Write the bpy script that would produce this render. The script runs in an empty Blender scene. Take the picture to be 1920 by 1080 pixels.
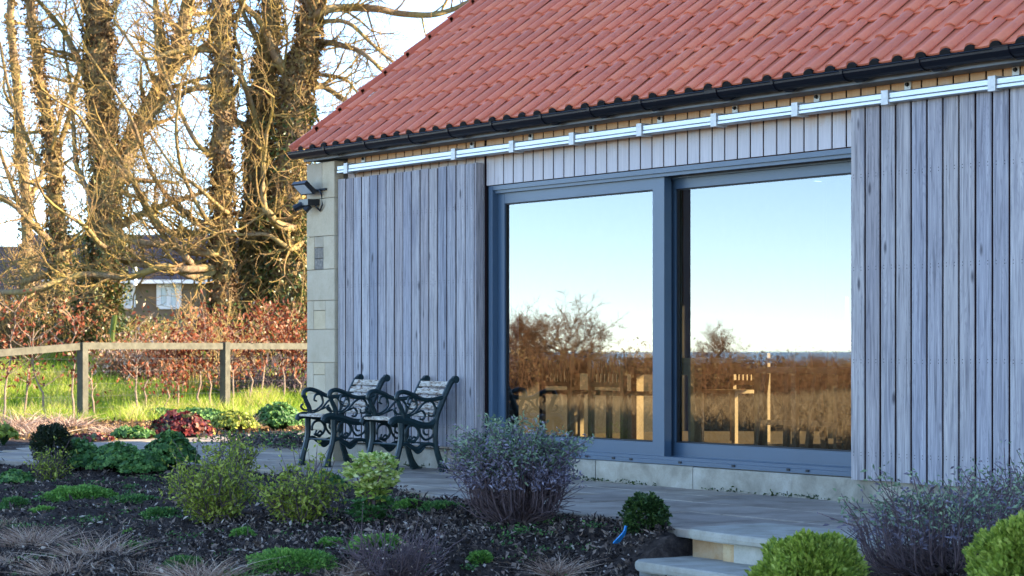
import bpy, math, random
import numpy as np
from mathutils import Vector
R = math.radians
rng = np.random.default_rng(7); random.seed(7)
S = bpy.context.scene
C = S.collection

# ------------------------------------------------------------------ camera, sky, sun, exposure
YAW = R(55); FPX = 4141.0; HY = 655.0
CX, CY, CZ = 17.803, -10.15, 1.0
SA, CA = math.sin(YAW), math.cos(YAW)
cd = bpy.data.cameras.new('camera'); cam = bpy.data.objects.new('camera', cd); C.objects.link(cam)
cam.location = (CX, CY, CZ); cam.rotation_euler = (R(90), 0, YAW)
cd.sensor_width = 36; cd.lens = 36*FPX/1920; cd.shift_y = (HY-540)/1920
cd.clip_end = 20000; cd.clip_start = 0.1
cd.dof.use_dof = True; cd.dof.focus_distance = 15.5; cd.dof.aperture_fstop = 7.0
S.camera = cam
SUN_AZ = (0.60, 0.80); SUN_EL = R(19)
w = bpy.data.worlds.new('World'); S.world = w; w.use_nodes = True
nt = w.node_tree; bg = nt.nodes['Background']
sky = nt.nodes.new('ShaderNodeTexSky'); sky.sky_type = 'NISHITA'; sky.sun_disc = False
sky.sun_elevation = SUN_EL; sky.sun_rotation = math.atan2(SUN_AZ[0], SUN_AZ[1])
sky.altitude = 50; sky.air_density = 0.6; sky.dust_density = 0.0; sky.ozone_density = 1.5
nt.links.new(sky.outputs[0], bg.inputs[0]); bg.inputs[1].default_value = 0.15
sd = bpy.data.lights.new('sun', 'SUN'); sun = bpy.data.objects.new('sun', sd); C.objects.link(sun)
sd.energy = 5.0; sd.angle = R(0.5); sd.color = (1.0, 0.80, 0.56)
sv = Vector((SUN_AZ[0]*math.cos(SUN_EL), SUN_AZ[1]*math.cos(SUN_EL), math.sin(SUN_EL)))
sun.rotation_euler = (-sv).to_track_quat('-Z', 'Y').to_euler(); sun.location = (20, 30, 30)
S.view_settings.view_transform = 'Standard'; S.view_settings.look = 'None'
S.view_settings.exposure = 2.3; S.view_settings.gamma = 1.0
S.render.engine = 'CYCLES'

# ------------------------------------------------------------------ measuring helpers (survey of the place)
def A(px, py, t):
    u = (px-960)/FPX
    return np.array((CX+t*(-SA+u*CA), CY+t*(CA+u*SA), CZ-(py-HY)/FPX*t))
def F(px, py, Y=0.0):
    u = (px-960)/FPX; t = (Y-CY)/(CA+u*SA)
    return CX+t*(-SA+u*CA), CZ-(py-HY)/FPX*t
def G(px, py, z=0.0):
    return A(px, py, (CZ-z)*FPX/(py-HY))
def proj(p):
    dx, dy = p[0]-CX, p[1]-CY; t = -dx*SA+dy*CA; r = dx*CA+dy*SA
    return 960+FPX*r/t, HY-FPX*(p[2]-CZ)/t, t
def depth(x, y): return -(x-CX)*SA+(y-CY)*CA
def smooth(e): e = np.clip(e, 0, 1); return e*e*(3-2*e)

# ------------------------------------------------------------------ mesh builder
ORG = {}
class MB:
    def __init__(s): s.v = []; s.n = 0; s.q = []; s.t = []; s.aq = []; s.at = []
    def add(s, v, q=None, t=None, var=0.0):
        v = np.asarray(v, float).reshape(-1, 3)
        if q is not None and len(q):
            q = np.asarray(q, int).reshape(-1, 4)+s.n; s.q.append(q)
            s.aq.append(np.broadcast_to(np.asarray(var, float), (len(q),)).copy() if np.ndim(var) == 0 or len(np.atleast_1d(var)) == len(q) else np.zeros(len(q)))
        if t is not None and len(t):
            t = np.asarray(t, int).reshape(-1, 3)+s.n; s.t.append(t)
            s.at.append(np.broadcast_to(np.asarray(var, float), (len(t),)).copy() if np.ndim(var) == 0 or len(np.atleast_1d(var)) == len(t) else np.zeros(len(t)))
        s.v.append(v); s.n += len(v); return s
    def shift(s, dx, dy, dz):
        s.v = [a+np.array((dx, dy, dz)) for a in s.v]; return s
    def box(s, x0, x1, y0, y1, z0, z1, var=0.0):
        v = [(x0,y0,z0),(x1,y0,z0),(x1,y1,z0),(x0,y1,z0),(x0,y0,z1),(x1,y0,z1),(x1,y1,z1),(x0,y1,z1)]
        return s.add(v, [(0,3,2,1),(4,5,6,7),(0,1,5,4),(1,2,6,5),(2,3,7,6),(3,0,4,7)], var=var)
    def bar(s, a, b, w, h, up=(0,0,1), var=0.0):
        a = np.array(a, float); b = np.array(b, float); d = b-a; d /= np.linalg.norm(d)
        up = np.array(up, float); sd_ = np.cross(d, up)
        if np.linalg.norm(sd_) < 1e-5: sd_ = np.cross(d, (1,0,0))
        sd_ /= np.linalg.norm(sd_); u = np.cross(sd_, d)
        v = []
        for p in (a, b):
            for (i, j) in ((-1,-1),(1,-1),(1,1),(-1,1)): v.append(p+sd_*i*w/2+u*j*h/2)
        return s.add(v, [(0,1,2,3),(7,6,5,4),(0,4,5,1),(1,5,6,2),(2,6,7,3),(3,7,4,0)], var=var)
    def tube(s, pts, rad, k=6, var=0.0, cap=True):
        pts = np.asarray(pts, float); n = len(pts); rad = np.broadcast_to(np.asarray(rad, float), (n,))
        d = np.gradient(pts, axis=0); d /= (np.linalg.norm(d, axis=1, keepdims=True)+1e-12)
        ref = np.array((0.0, 0, 1)) if abs(d[:, 2]).mean() < 0.8 else np.array((1.0, 0, 0))
        a = np.cross(d, ref); a /= (np.linalg.norm(a, axis=1, keepdims=True)+1e-12); b = np.cross(d, a)
        th = np.arange(k)/k*2*math.pi
        ring = (np.cos(th)[None, :, None]*a[:, None, :]+np.sin(th)[None, :, None]*b[:, None, :])*rad[:, None, None]+pts[:, None, :]
        v = ring.reshape(-1, 3); i = np.arange(n-1)[:, None]*k; j = np.arange(k)[None, :]; j2 = (j+1) % k
        q = np.stack([i+j, i+j2, i+k+j2, i+k+j], -1).reshape(-1, 4)
        tr = []
        if cap:
            v = np.vstack([v, pts[:1], pts[-1:]]); c0 = n*k
            for jj in range(k): tr += [(c0, (jj+1) % k, jj), (c0+1, (n-1)*k+jj, (n-1)*k+(jj+1) % k)]
        return s.add(v, q, tr, var=var)
    def leaves(s, P, D, L, W, var=None, droop=0.15, rg=None):
        rg = rg or rng; P = np.asarray(P, float); n = len(P)
        D = np.asarray(D, float); D = D/(np.linalg.norm(D, axis=1, keepdims=True)+1e-9)
        sd_ = np.cross(D, rg.normal(size=(n, 3))); sd_ /= (np.linalg.norm(sd_, axis=1, keepdims=True)+1e-9)
        L = np.broadcast_to(L, (n,))[:, None]; W = np.broadcast_to(W, (n,))[:, None]
        nn = np.cross(sd_, D)
        mid = P+D*L*0.5+nn*L*0.08
        tip = P+D*L-np.array((0, 0, 1))*L*droop
        v = np.stack([P, mid+sd_*W/2, tip, mid-sd_*W/2], 1).reshape(-1, 3)
        q = np.arange(4*n).reshape(n, 4)
        if var is None: var = rg.random(n)
        return s.add(v, q, var=var)
    def blades(s, P, D, L, W, bend, var=None, rg=None, seg=3):
        rg = rg or rng; P = np.asarray(P, float); n = len(P)
        D = D/(np.linalg.norm(D, axis=1, keepdims=True)+1e-9)
        sd_ = np.cross(D, rg.normal(size=(n, 3))); sd_ /= (np.linalg.norm(sd_, axis=1, keepdims=True)+1e-9)
        out = rg.normal(size=(n, 3)); out[:, 2] = 0
        L = np.broadcast_to(L, (n,))[:, None]; W = np.broadcast_to(W, (n,))[:, None]
        rows = []
        for i in range(seg+1):
            f = i/seg; c = P+D*L*f+out*L*bend*f*f; c[:, 2] -= (L[:, 0]*bend*f*f*0.4)
            wd = W*(1-f)*0.5+W*0.06
            rows += [c-sd_*wd, c+sd_*wd]
        v = np.stack(rows, 1).reshape(-1, 3); k = 2*(seg+1)
        base = (np.arange(n)*k)[:, None]
        q = np.concatenate([np.stack([base[:, 0]+2*i, base[:, 0]+2*i+1, base[:, 0]+2*i+3, base[:, 0]+2*i+2], 1) for i in range(seg)])
        if var is None: var = rg.random(n)
        return s.add(v, q, var=np.tile(var, seg))
    def build(s, name, mat, parent=None, smooth=False, origin=None):
        v = np.concatenate(s.v)
        if origin is None: origin = ORG.get(parent.name, (0, 0, 0)) if parent else (0, 0, 0)
        v = v-np.asarray(origin, float)
        q = np.concatenate(s.q) if s.q else np.zeros((0, 4), int); t = np.concatenate(s.t) if s.t else np.zeros((0, 3), int)
        me = bpy.data.meshes.new(name); me.vertices.add(len(v)); me.vertices.foreach_set('co', v.ravel().astype(np.float32))
        nl = q.size+t.size; me.loops.add(nl); me.loops.foreach_set('vertex_index', np.concatenate([q.ravel(), t.ravel()]).astype(np.int32))
        npol = len(q)+len(t); me.polygons.add(npol)
        st = np.concatenate([np.arange(len(q))*4, q.size+np.arange(len(t))*3]); me.polygons.foreach_set('loop_start', st.astype(np.int32))
        va = np.concatenate(s.aq+s.at) if (s.aq or s.at) else np.zeros(npol)
        at = me.attributes.new('var', 'FLOAT', 'FACE'); at.data.foreach_set('value', va.astype(np.float32))
        me.polygons.foreach_set('use_smooth', np.full(npol, bool(smooth)))
        me.update(calc_edges=True); me.validate()
        if mat: me.materials.append(mat)
        o = bpy.data.objects.new(name, me); C.objects.link(o)
        if parent: o.parent = parent
        ORG[o.name] = tuple(np.asarray(origin, float)) if parent else (0, 0, 0)
        return o
def tag(o, label=None, cat=None, group=None, kind=None):
    if label: o['label'] = label
    if cat: o['category'] = cat
    if group: o['group'] = group
    if kind: o['kind'] = kind
    return o
def thing(name, label, cat, loc=(0, 0, 0), group=None, rz=0.0):
    o = bpy.data.objects.new(name, None); C.objects.link(o); o.empty_display_size = 0.2
    o.location = tuple(float(c) for c in loc); o.rotation_euler = (0, 0, rz); ORG[o.name] = tuple(loc)
    return tag(o, label, cat, group)
def inst(src, parent, loc=None, rot=None):
    c = src.copy(); C.objects.link(c); c.parent = parent
    if loc is not None: c.location = loc
    if rot is not None: c.rotation_euler = rot
    return c
def copy_tree(o, parent=None):
    c = o.copy(); C.objects.link(c); c.parent = parent
    for ch in list(o.children): copy_tree(ch, c)
    return c

# ------------------------------------------------------------------ materials
def mat(name, rough=0.7, spec=0.3):
    m = bpy.data.materials.new(name); m.use_nodes = True
    b = m.node_tree.nodes['Principled BSDF']; b.inputs['Roughness'].default_value = rough
    b.inputs['Specular IOR Level'].default_value = spec
    return m, m.node_tree, b
def N(nt, t, **k):
    n = nt.nodes.new(t)
    for a, v in k.items(): setattr(n, a, v)
    return n
def ramp(nt, fac, stops):
    r = N(nt, 'ShaderNodeValToRGB'); e = r.color_ramp.elements
    while len(e) < len(stops): e.new(0.5)
    for i, (p, c) in enumerate(stops): e[i].position = p; e[i].color = (*c, 1)
    if fac is not None: nt.links.new(fac, r.inputs[0])
    return r.outputs[0]
def noise(nt, vec, scale, detail=4, rough=0.6, dist=0.0):
    n = N(nt, 'ShaderNodeTexNoise'); n.inputs['Scale'].default_value = scale; n.inputs['Detail'].default_value = detail
    n.inputs['Roughness'].default_value = rough; n.inputs['Distortion'].default_value = dist
    if vec is not None: nt.links.new(vec, n.inputs['Vector'])
    return n.outputs['Fac']
def mapping(nt, vec, scale=(1, 1, 1), loc=None):
    m = N(nt, 'ShaderNodeMapping'); m.inputs['Scale'].default_value = scale; nt.links.new(vec, m.inputs['Vector'])
    if loc is not None: nt.links.new(loc, m.inputs['Location'])
    return m.outputs[0]
def mixc(nt, fac, a, b, mode='MIX'):
    m = N(nt, 'ShaderNodeMix', data_type='RGBA', blend_type=mode)
    for sock, val in ((m.inputs[0], fac), (m.inputs[6], a), (m.inputs[7], b)):
        if hasattr(val, 'links'): nt.links.new(val, sock)
        elif isinstance(val, tuple): sock.default_value = (*val, 1)
        else: sock.default_value = val
    return m.outputs[2]
def math_(nt, op, a, b=0.0):
    m = N(nt, 'ShaderNodeMath', operation=op)
    for sock, val in ((m.inputs[0], a), (m.inputs[1], b)):
        if hasattr(val, 'links'): nt.links.new(val, sock)
        else: sock.default_value = val
    return m.outputs[0]
def bump(nt, b, h, strength=0.3, dist=0.01):
    n = N(nt, 'ShaderNodeBump'); n.inputs['Strength'].default_value = strength; n.inputs['Distance'].default_value = dist
    nt.links.new(h, n.inputs['Height']); nt.links.new(n.outputs[0], b.inputs['Normal'])
def objvec(nt):
    return N(nt, 'ShaderNodeTexCoord').outputs['Object']
def posvec(nt): return N(nt, 'ShaderNodeNewGeometry').outputs['Position']
def orand(nt): return N(nt, 'ShaderNodeObjectInfo').outputs['Random']

def m_plank(name, warm):
    m, nt, b = mat(name, 0.72, 0.25)
    pv = posvec(nt); r = orand(nt)
    off = N(nt, 'ShaderNodeCombineXYZ'); nt.links.new(math_(nt, 'MULTIPLY', r, 37.0), off.inputs[0]); nt.links.new(math_(nt, 'MULTIPLY', r, 91.0), off.inputs[2])
    grain = noise(nt, mapping(nt, pv, (60, 60, 2.2), off.outputs[0]), 1.0, 6, 0.65, 0.6)
    fine = noise(nt, mapping(nt, pv, (260, 260, 5), off.outputs[0]), 1.0, 3, 0.6)
    blot = noise(nt, mapping(nt, pv, (7, 7, 1.4), off.outputs[0]), 1.0, 4, 0.6)
    ring = noise(nt, mapping(nt, pv, (16, 16, 1.1), off.outputs[0]), 1.0, 1, 0.5, 0.8)
    rings = math_(nt, 'SINE', math_(nt, 'MULTIPLY', ring, 130.0))
    col = ramp(nt, grain, [(0.30, (0.13, 0.13, 0.145)), (0.46, (0.335, 0.335, 0.36)), (0.70, (0.54, 0.535, 0.55))])
    col = mixc(nt, math_(nt, 'MULTIPLY', fine, 0.35), col, (0.15, 0.15, 0.19))
    col = mixc(nt, ramp(nt, rings, [(0.4, (0, 0, 0)), (0.9, (0.30, 0.30, 0.30))]), col, (0.15, 0.15, 0.175))
    hue = ramp(nt, r, [(0.0, (0.74, 0.76, 0.82)), (0.2, (1.12, 1.03, 0.94)), (0.45, (0.86, 0.85, 0.90)), (0.7, (1.24, 1.18, 1.12)), (0.85, (0.92, 0.84, 0.80)), (1.0, (1.10, 1.0, 0.94))])
    col = mixc(nt, 1.0, col, hue, 'MULTIPLY')
    col = mixc(nt, ramp(nt, blot, [(0.55, (0, 0, 0)), (0.75, (0.6, 0.6, 0.6))]), col, (0.155, 0.155, 0.20))
    # knots and nail heads
    vo = N(nt, 'ShaderNodeTexVoronoi'); vo.inputs['Scale'].default_value = 1.0; nt.links.new(mapping(nt, pv, (7.0, 7.0, 2.4), off.outputs[0]), vo.inputs['Vector'])
    col = mixc(nt, ramp(nt, vo.outputs['Distance'], [(0.05, (0.85, 0.85, 0.85)), (0.13, (0, 0, 0))]), col, (0.055, 0.05, 0.06))
    so = N(nt, 'ShaderNodeSeparateXYZ'); nt.links.new(objvec(nt), so.inputs[0])
    dx_ = math_(nt, 'SUBTRACT', math_(nt, 'ABSOLUTE', math_(nt, 'SUBTRACT', so.outputs[0], 0.061)), 0.034)
    dz_ = math_(nt, 'SUBTRACT', math_(nt, 'PINGPONG', math_(nt, 'SUBTRACT', so.outputs[2], 0.17), 0.30), 0.01)
    nd = math_(nt, 'ADD', math_(nt, 'POWER', math_(nt, 'ABSOLUTE', dx_), 2.0), math_(nt, 'POWER', math_(nt, 'ABSOLUTE', dz_), 2.0))
    col = mixc(nt, math_(nt, 'LESS_THAN', nd, 0.000012), col, (0.05, 0.045, 0.05))
    if warm:
        sep = N(nt, 'ShaderNodeSeparateXYZ'); nt.links.new(pv, sep.inputs[0])
        zz = math_(nt, 'ADD', sep.outputs[2], math_(nt, 'MULTIPLY', math_(nt, 'SUBTRACT', blot, 0.5), 0.25))
        fz = N(nt, 'ShaderNodeClamp'); 
        nt.links.new(math_(nt, 'MULTIPLY', math_(nt, 'SUBTRACT', zz, 2.50), 6.0), fz.inputs[0])
        tan = mixc(nt, grain, (0.50, 0.27, 0.13), (0.72, 0.48, 0.28))
        greyer = mixc(nt, 0.6, col, (0.70, 0.65, 0.64))
        col = mixc(nt, fz.outputs[0], greyer, tan)
    nt.links.new(col, b.inputs['Base Color']); bump(nt, b, grain, 0.35, 0.004)
    return m
def m_simple(name, c, rough=0.5, spec=0.4, metal=0.0, var=0.0, scale=8.0, bmp=0.0):
    m, nt, b = mat(name, rough, spec); b.inputs['Metallic'].default_value = metal
    if var > 0:
        n = noise(nt, objvec(nt), scale, 5, 0.65)
        col = ramp(nt, n, [(0.3, tuple(x*(1-var) for x in c)), (0.7, tuple(min(1, x*(1+var)) for x in c))])
        nt.links.new(col, b.inputs['Base Color'])
        if bmp: bump(nt, b, n, bmp, 0.01)
    else: b.inputs['Base Color'].default_value = (*c, 1)
    return m
def m_var(name, stops, rough=0.6, spec=0.3, trans=0.0, noisy=0.0):
    """colour from the per-leaf 'var' attribute"""
    m, nt, b = mat(name, rough, spec)
    a = N(nt, 'ShaderNodeAttribute', attribute_name='var')
    col = ramp(nt, a.outputs['Fac'], stops); nt.links.new(col, b.inputs['Base Color'])
    if trans > 0:
        tr = N(nt, 'ShaderNodeBsdfTranslucent'); nt.links.new(col, tr.inputs[0])
        mx = N(nt, 'ShaderNodeMixShader'); mx.inputs[0].default_value = trans
        nt.links.new(b.outputs[0], mx.inputs[1]); nt.links.new(tr.outputs[0], mx.inputs[2])
        nt.links.new(mx.outputs[0], nt.nodes['Material Output'].inputs[0])
    return m
M = {}
M['plank'] = m_plank('weathered_plank', False); M['plank_warm'] = m_plank('sheltered_plank', True)
def m_tile():
    m, nt, b = mat('clay_tile', 0.5, 0.4)
    pv = posvec(nt); r = orand(nt)
    n1 = noise(nt, pv, 9, 5, 0.7); n2 = noise(nt, pv, 120, 3, 0.7)
    col = ramp(nt, n1, [(0.3, (0.60, 0.160, 0.088)), (0.55, (0.65, 0.185, 0.100)), (0.75, (0.69, 0.222, 0.118))])
    hue = ramp(nt, r, [(0.0, (0.88, 0.86, 0.88)), (0.25, (0.97, 0.97, 0.97)), (0.7, (1.02, 0.98, 0.98)), (1.0, (1.06, 1.10, 1.02))])
    col = mixc(nt, 1.0, col, hue, 'MULTIPLY')
    col = mixc(nt, ramp(nt, n2, [(0.6, (0, 0, 0)), (0.8, (0.35, 0.35, 0.35))]), col, (0.25, 0.09, 0.07))
    nt.links.new(col, b.inputs['Base Color']); bump(nt, b, n2, 0.08, 0.002)
    return m
M['tile'] = m_tile()
M['plank_edge'] = m_simple('seam_shade_plank_edge', (0.045, 0.028, 0.032), 0.9, 0.1)  # plank sides coloured dark to paint shadow into the seams between boards
def m_stone(name, c0, c1, c2, scale=6.0, bs=0.35):
    m, nt, b = mat(name, 0.9, 0.15)
    pv = posvec(nt); r = orand(nt)
    n1 = noise(nt, pv, scale, 6, 0.65, 0.3); n2 = noise(nt, pv, 90, 4, 0.7)
    col = ramp(nt, n1, [(0.3, c0), (0.5, c1), (0.72, c2)])
    hue = ramp(nt, r, [(0.0, (0.82, 0.82, 0.84)), (0.5, (1, 1, 1)), (1.0, (1.10, 1.05, 0.94))])
    col = mixc(nt, 1.0, col, hue, 'MULTIPLY')
    col = mixc(nt, ramp(nt, n2, [(0.5, (0, 0, 0)), (0.8, (0.5, 0.5, 0.5))]), col, tuple(x*0.55 for x in c1))
    nt.links.new(col, b.inputs['Base Color']); bump(nt, b, math_(nt, 'ADD', n1, math_(nt, 'MULTIPLY', n2, 0.6)), bs, 0.012)
    return m
M['stone'] = m_stone('buff_sandstone', (0.46, 0.385, 0.27), (0.53, 0.45, 0.325), (0.58, 0.50, 0.37))
M['mark'] = m_stone('iron_stain_stone', (0.13, 0.12, 0.11), (0.22, 0.20, 0.18), (0.36, 0.33, 0.28), 40)
M['plinth'] = m_stone('plinth_stone', (0.22, 0.20, 0.16), (0.36, 0.33, 0.27), (0.48, 0.45, 0.39), 4.0)
M['slab'] = m_stone('paving_sandstone', (0.20, 0.165, 0.13), (0.33, 0.285, 0.235), (0.45, 0.40, 0.335), 2.2, 0.3)
M['step'] = m_stone('step_sandstone', (0.30, 0.28, 0.22), (0.42, 0.40, 0.33), (0.52, 0.50, 0.43), 5.0)
M['riser'] = m_stone('riser_stone', (0.34, 0.20, 0.10), (0.46, 0.30, 0.16), (0.52, 0.42, 0.28), 5.0)
M['mortar'] = m_simple('mortar', (0.30, 0.27, 0.22), 0.95, 0.1, 0, 0.2, 12, 0.3)
M['frame'] = m_simple('blue_grey_aluminium', (0.050, 0.090, 0.142), 0.38, 0.45, 0, 0.06, 3)
M['gasket'] = m_simple('black_gasket', (0.012, 0.013, 0.016), 0.6)
M['gutter'] = m_simple('black_gutter_plastic', (0.005, 0.006, 0.011), 0.38, 0.25)
M['fascia'] = m_simple('painted_fascia', (0.17, 0.20, 0.24), 0.5, 0.3, 0, 0.15, 5)
M['comb'] = m_simple('eaves_comb_black', (0.010, 0.010, 0.011), 0.8)
def m_galv():
    m, nt, b = mat('galvanised_steel', 0.38, 0.5); b.inputs['Metallic'].default_value = 0.75
    n1 = noise(nt, mapping(nt, posvec(nt), (4, 60, 60)), 1.0, 4)
    nt.links.new(ramp(nt, n1, [(0.3, (0.24, 0.26, 0.28)), (0.7, (0.54, 0.56, 0.58))]), b.inputs['Base Color'])
    nt.links.new(ramp(nt, n1, [(0.3, (0.28,)*3), (0.7, (0.5,)*3)]), b.inputs['Roughness'])
    return m
M['galv'] = m_galv()
M['bracket'] = m_simple('pale_zinc_bracket', (0.52, 0.53, 0.52), 0.5, 0.4, 0.3, 0.15, 30)
M['iron'] = m_simple('dark_green_cast_iron', (0.005, 0.022, 0.026), 0.40, 0.4, 0, 0.3, 20)
def m_peel():
    m, nt, b = mat('peeling_painted_slat', 0.75, 0.2)
    pv = posvec(nt); n1 = noise(nt, mapping(nt, pv, (14, 60, 60)), 1.0, 6, 0.75)
    col = ramp(nt, n1, [(0.40, (0.10, 0.045, 0.025)), (0.50, (0.42, 0.38, 0.32)), (0.7, (0.62, 0.60, 0.55))])
    nt.links.new(col, b.inputs['Base Color']); bump(nt, b, n1, 0.4, 0.004); return m
M['slat'] = m_peel()
def m_glass():
    m = bpy.data.materials.new('coated_glazing'); m.use_nodes = True; nt = m.node_tree; nt.nodes.clear()
    o = N(nt, 'ShaderNodeOutputMaterial'); g = N(nt, 'ShaderNodeBsdfGlossy'); g.inputs['Roughness'].default_value = 0.012
    g.inputs['Color'].default_value = (0.95, 0.97, 1.0, 1)
    t = N(nt, 'ShaderNodeBsdfTransparent'); t.inputs[0].default_value = (0.46, 0.53, 0.51, 1)
    lw = N(nt, 'ShaderNodeFresnel'); lw.inputs[0].default_value = 1.5
    f = math_(nt, 'ADD', math_(nt, 'MULTIPLY', lw.outputs[0], 1.0), 0.09)
    mx = N(nt, 'ShaderNodeMixShader'); nt.links.new(f, mx.inputs[0])
    nt.links.new(t.outputs[0], mx.inputs[1]); nt.links.new(g.outputs[0], mx.inputs[2]); nt.links.new(mx.outputs[0], o.inputs[0])
    bn = N(nt, 'ShaderNodeBump'); bn.inputs['Strength'].default_value = 0.004; bn.inputs['Distance'].default_value = 0.004
    nt.links.new(noise(nt, mapping(nt, posvec(nt), (5, 1, 0.5)), 1.0, 2), bn.inputs['Height']); nt.links.new(bn.outputs[0], g.inputs['Normal'])
    return m
M['glass'] = m_glass()
def m_clear():
    m = bpy.data.materials.new('clear_rear_glass'); m.use_nodes = True; nt = m.node_tree; nt.nodes.clear()
    o = N(nt, 'ShaderNodeOutputMaterial'); g = N(nt, 'ShaderNodeBsdfGlossy'); g.inputs['Roughness'].default_value = 0.0
    t = N(nt, 'ShaderNodeBsdfTransparent'); t.inputs[0].default_value = (0.93, 0.96, 0.95, 1)
    lw = N(nt, 'ShaderNodeFresnel'); lw.inputs[0].default_value = 1.45
    mx = N(nt, 'ShaderNodeMixShader'); nt.links.new(lw.outputs[0], mx.inputs[0])
    nt.links.new(t.outputs[0], mx.inputs[1]); nt.links.new(g.outputs[0], mx.inputs[2]); nt.links.new(mx.outputs[0], o.inputs[0]); return m
M['clear'] = m_clear()
def m_soil():
    m, nt, b = mat('dark_mulch_soil', 0.95, 0.1)
    pv = posvec(nt); n1 = noise(nt, pv, 14, 8, 0.75); n2 = noise(nt, pv, 1.6, 4)
    col = ramp(nt, n1, [(0.3, (0.018, 0.014, 0.012)), (0.5, (0.060, 0.046, 0.040)), (0.72, (0.15, 0.115, 0.095))])
    col = mixc(nt, ramp(nt, n2, [(0.5, (0, 0, 0)), (0.8, (0.5, 0.5, 0.5))]), col, (0.07, 0.05, 0.04))
    nt.links.new(col, b.inputs['Base Color']); bump(nt, b, n1, 1.0, 0.05); return m
M['soil'] = m_soil()
def m_field():
    m, nt, b = mat('rough_grass_field', 0.95, 0.1)
    pv = posvec(nt); n1 = noise(nt, pv, 0.35, 6, 0.65); n2 = noise(nt, pv, 6, 6, 0.7)
    green = ramp(nt, n2, [(0.3, (0.035, 0.06, 0.012)), (0.7, (0.11, 0.15, 0.03))])
    straw = ramp(nt, n2, [(0.3, (0.20, 0.13, 0.05)), (0.7, (0.42, 0.29, 0.12))])
    sep = N(nt, 'ShaderNodeSeparateXYZ'); nt.links.new(pv, sep.inputs[0])
    fy = N(nt, 'ShaderNodeClamp'); nt.links.new(math_(nt, 'MULTIPLY', math_(nt, 'ADD', sep.outputs[1], math_(nt, 'MULTIPLY', n1, 4.0)), -0.2), fy.inputs[0])
    mixf = math_(nt, 'MAXIMUM', fy.outputs[0], math_(nt, 'MULTIPLY', math_(nt, 'SUBTRACT', n1, 0.45), 2.0))
    nt.links.new(mixc(nt, mixf, green, straw), b.inputs['Base Color']); bump(nt, b, n2, 0.8, 0.08); return m
M['field'] = m_field()
def m_bark(name, c0, c1, moss, mf):
    m, nt, b = mat(name, 0.9, 0.15)
    ov = posvec(nt); n1 = noise(nt, mapping(nt, ov, (18, 18, 5)), 1.0, 6, 0.7); n2 = noise(nt, ov, 2.2, 4, 0.6)
    col = ramp(nt, n1, [(0.3, c0), (0.7, c1)])
    col = mixc(nt, ramp(nt, n2, [(0.40, (0, 0, 0)), (0.62, (mf, mf, mf))]), col, moss)
    nt.links.new(col, b.inputs['Base Color']); bump(nt, b, n1, 0.8, 0.03); return m
M['bark'] = m_bark('mossy_bark', (0.11, 0.072, 0.045), (0.34, 0.24, 0.14), (0.30, 0.235, 0.07), 0.65)
M['twig'] = m_bark('twig_bark', (0.12, 0.07, 0.036), (0.34, 0.215, 0.10), (0.34, 0.255, 0.065), 0.7)
M['twig_far'] = m_bark('reddish_twig', (0.11, 0.055, 0.03), (0.24, 0.12, 0.06), (0.22, 0.13, 0.06), 0.6)
M['ivy'] = m_var('ivy_leaf', [(0.0, (0.018, 0.040, 0.010)), (0.5, (0.05, 0.085, 0.016)), (0.8, (0.12, 0.13, 0.025)), (1.0, (0.22, 0.17, 0.06))], 0.4, 0.45, 0.15)
M['deadivy'] = m_var('dry_ivy_and_shoots', [(0.0, (0.055, 0.030, 0.015)), (0.5, (0.155, 0.088, 0.042)), (0.8, (0.24, 0.16, 0.06)), (1.0, (0.38, 0.27, 0.14))], 0.8, 0.2, 0.15)
M['beech'] = m_var('copper_beech_leaf', [(0.0, (0.07, 0.015, 0.008)), (0.4, (0.19, 0.042, 0.016)), (0.78, (0.30, 0.085, 0.030)), (0.95, (0.40, 0.19, 0.09)), (1.0, (0.55, 0.40, 0.28))], 0.55, 0.3, 0.35)
M['stem'] = m_simple('sapling_stem', (0.26, 0.19, 0.14), 0.85, 0.2, 0, 0.3, 15)
M['grass'] = m_var('meadow_grass', [(0.0, (0.035, 0.10, 0.014)), (0.4, (0.13, 0.26, 0.022)), (0.75, (0.32, 0.42, 0.035)), (0.92, (0.50, 0.52, 0.09)), (1.0, (0.52, 0.42, 0.2))], 0.6, 0.25, 0.4)
M['straw'] = m_var('straw_grass', [(0.0, (0.20, 0.115, 0.085)), (0.5, (0.42, 0.29, 0.215)), (1.0, (0.62, 0.50, 0.40))], 0.8, 0.15, 0.2)
M['goldstraw'] = m_var('golden_field_straw', [(0.0, (0.17, 0.115, 0.06)), (0.5, (0.34, 0.24, 0.125)), (1.0, (0.50, 0.385, 0.22))], 0.8, 0.15, 0.2)
M['fencewood'] = m_simple('fence_timber', (0.098, 0.094, 0.070), 0.85, 0.15, 0, 0.3, 9, 0.3)
M['wire'] = m_simple('fence_wire', (0.16, 0.16, 0.15), 0.6, 0.4, 0.3)
def leafm(name, dark, mid, light, trans=0.25, rough=0.5):
    return m_var(name, [(0.0, dark), (0.55, mid), (1.0, light)], rough, 0.35, trans)
M['box'] = leafm('box_leaf', (0.012, 0.030, 0.010), (0.040, 0.085, 0.020), (0.11, 0.17, 0.04))
M['darkbox'] = leafm('dark_box_leaf', (0.008, 0.014, 0.008), (0.020, 0.035, 0.014), (0.05, 0.06, 0.02))
M['geranium'] = leafm('cranesbill_leaf', (0.030, 0.085, 0.024), (0.075, 0.19, 0.045), (0.19, 0.33, 0.08))
M['spirea'] = leafm('spirea_leaf', (0.10, 0.14, 0.02), (0.27, 0.33, 0.04), (0.46, 0.48, 0.09), 0.3)
M['mound'] = leafm('mound_leaf', (0.05, 0.13, 0.025), (0.13, 0.29, 0.045), (0.28, 0.45, 0.10), 0.3)
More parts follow.
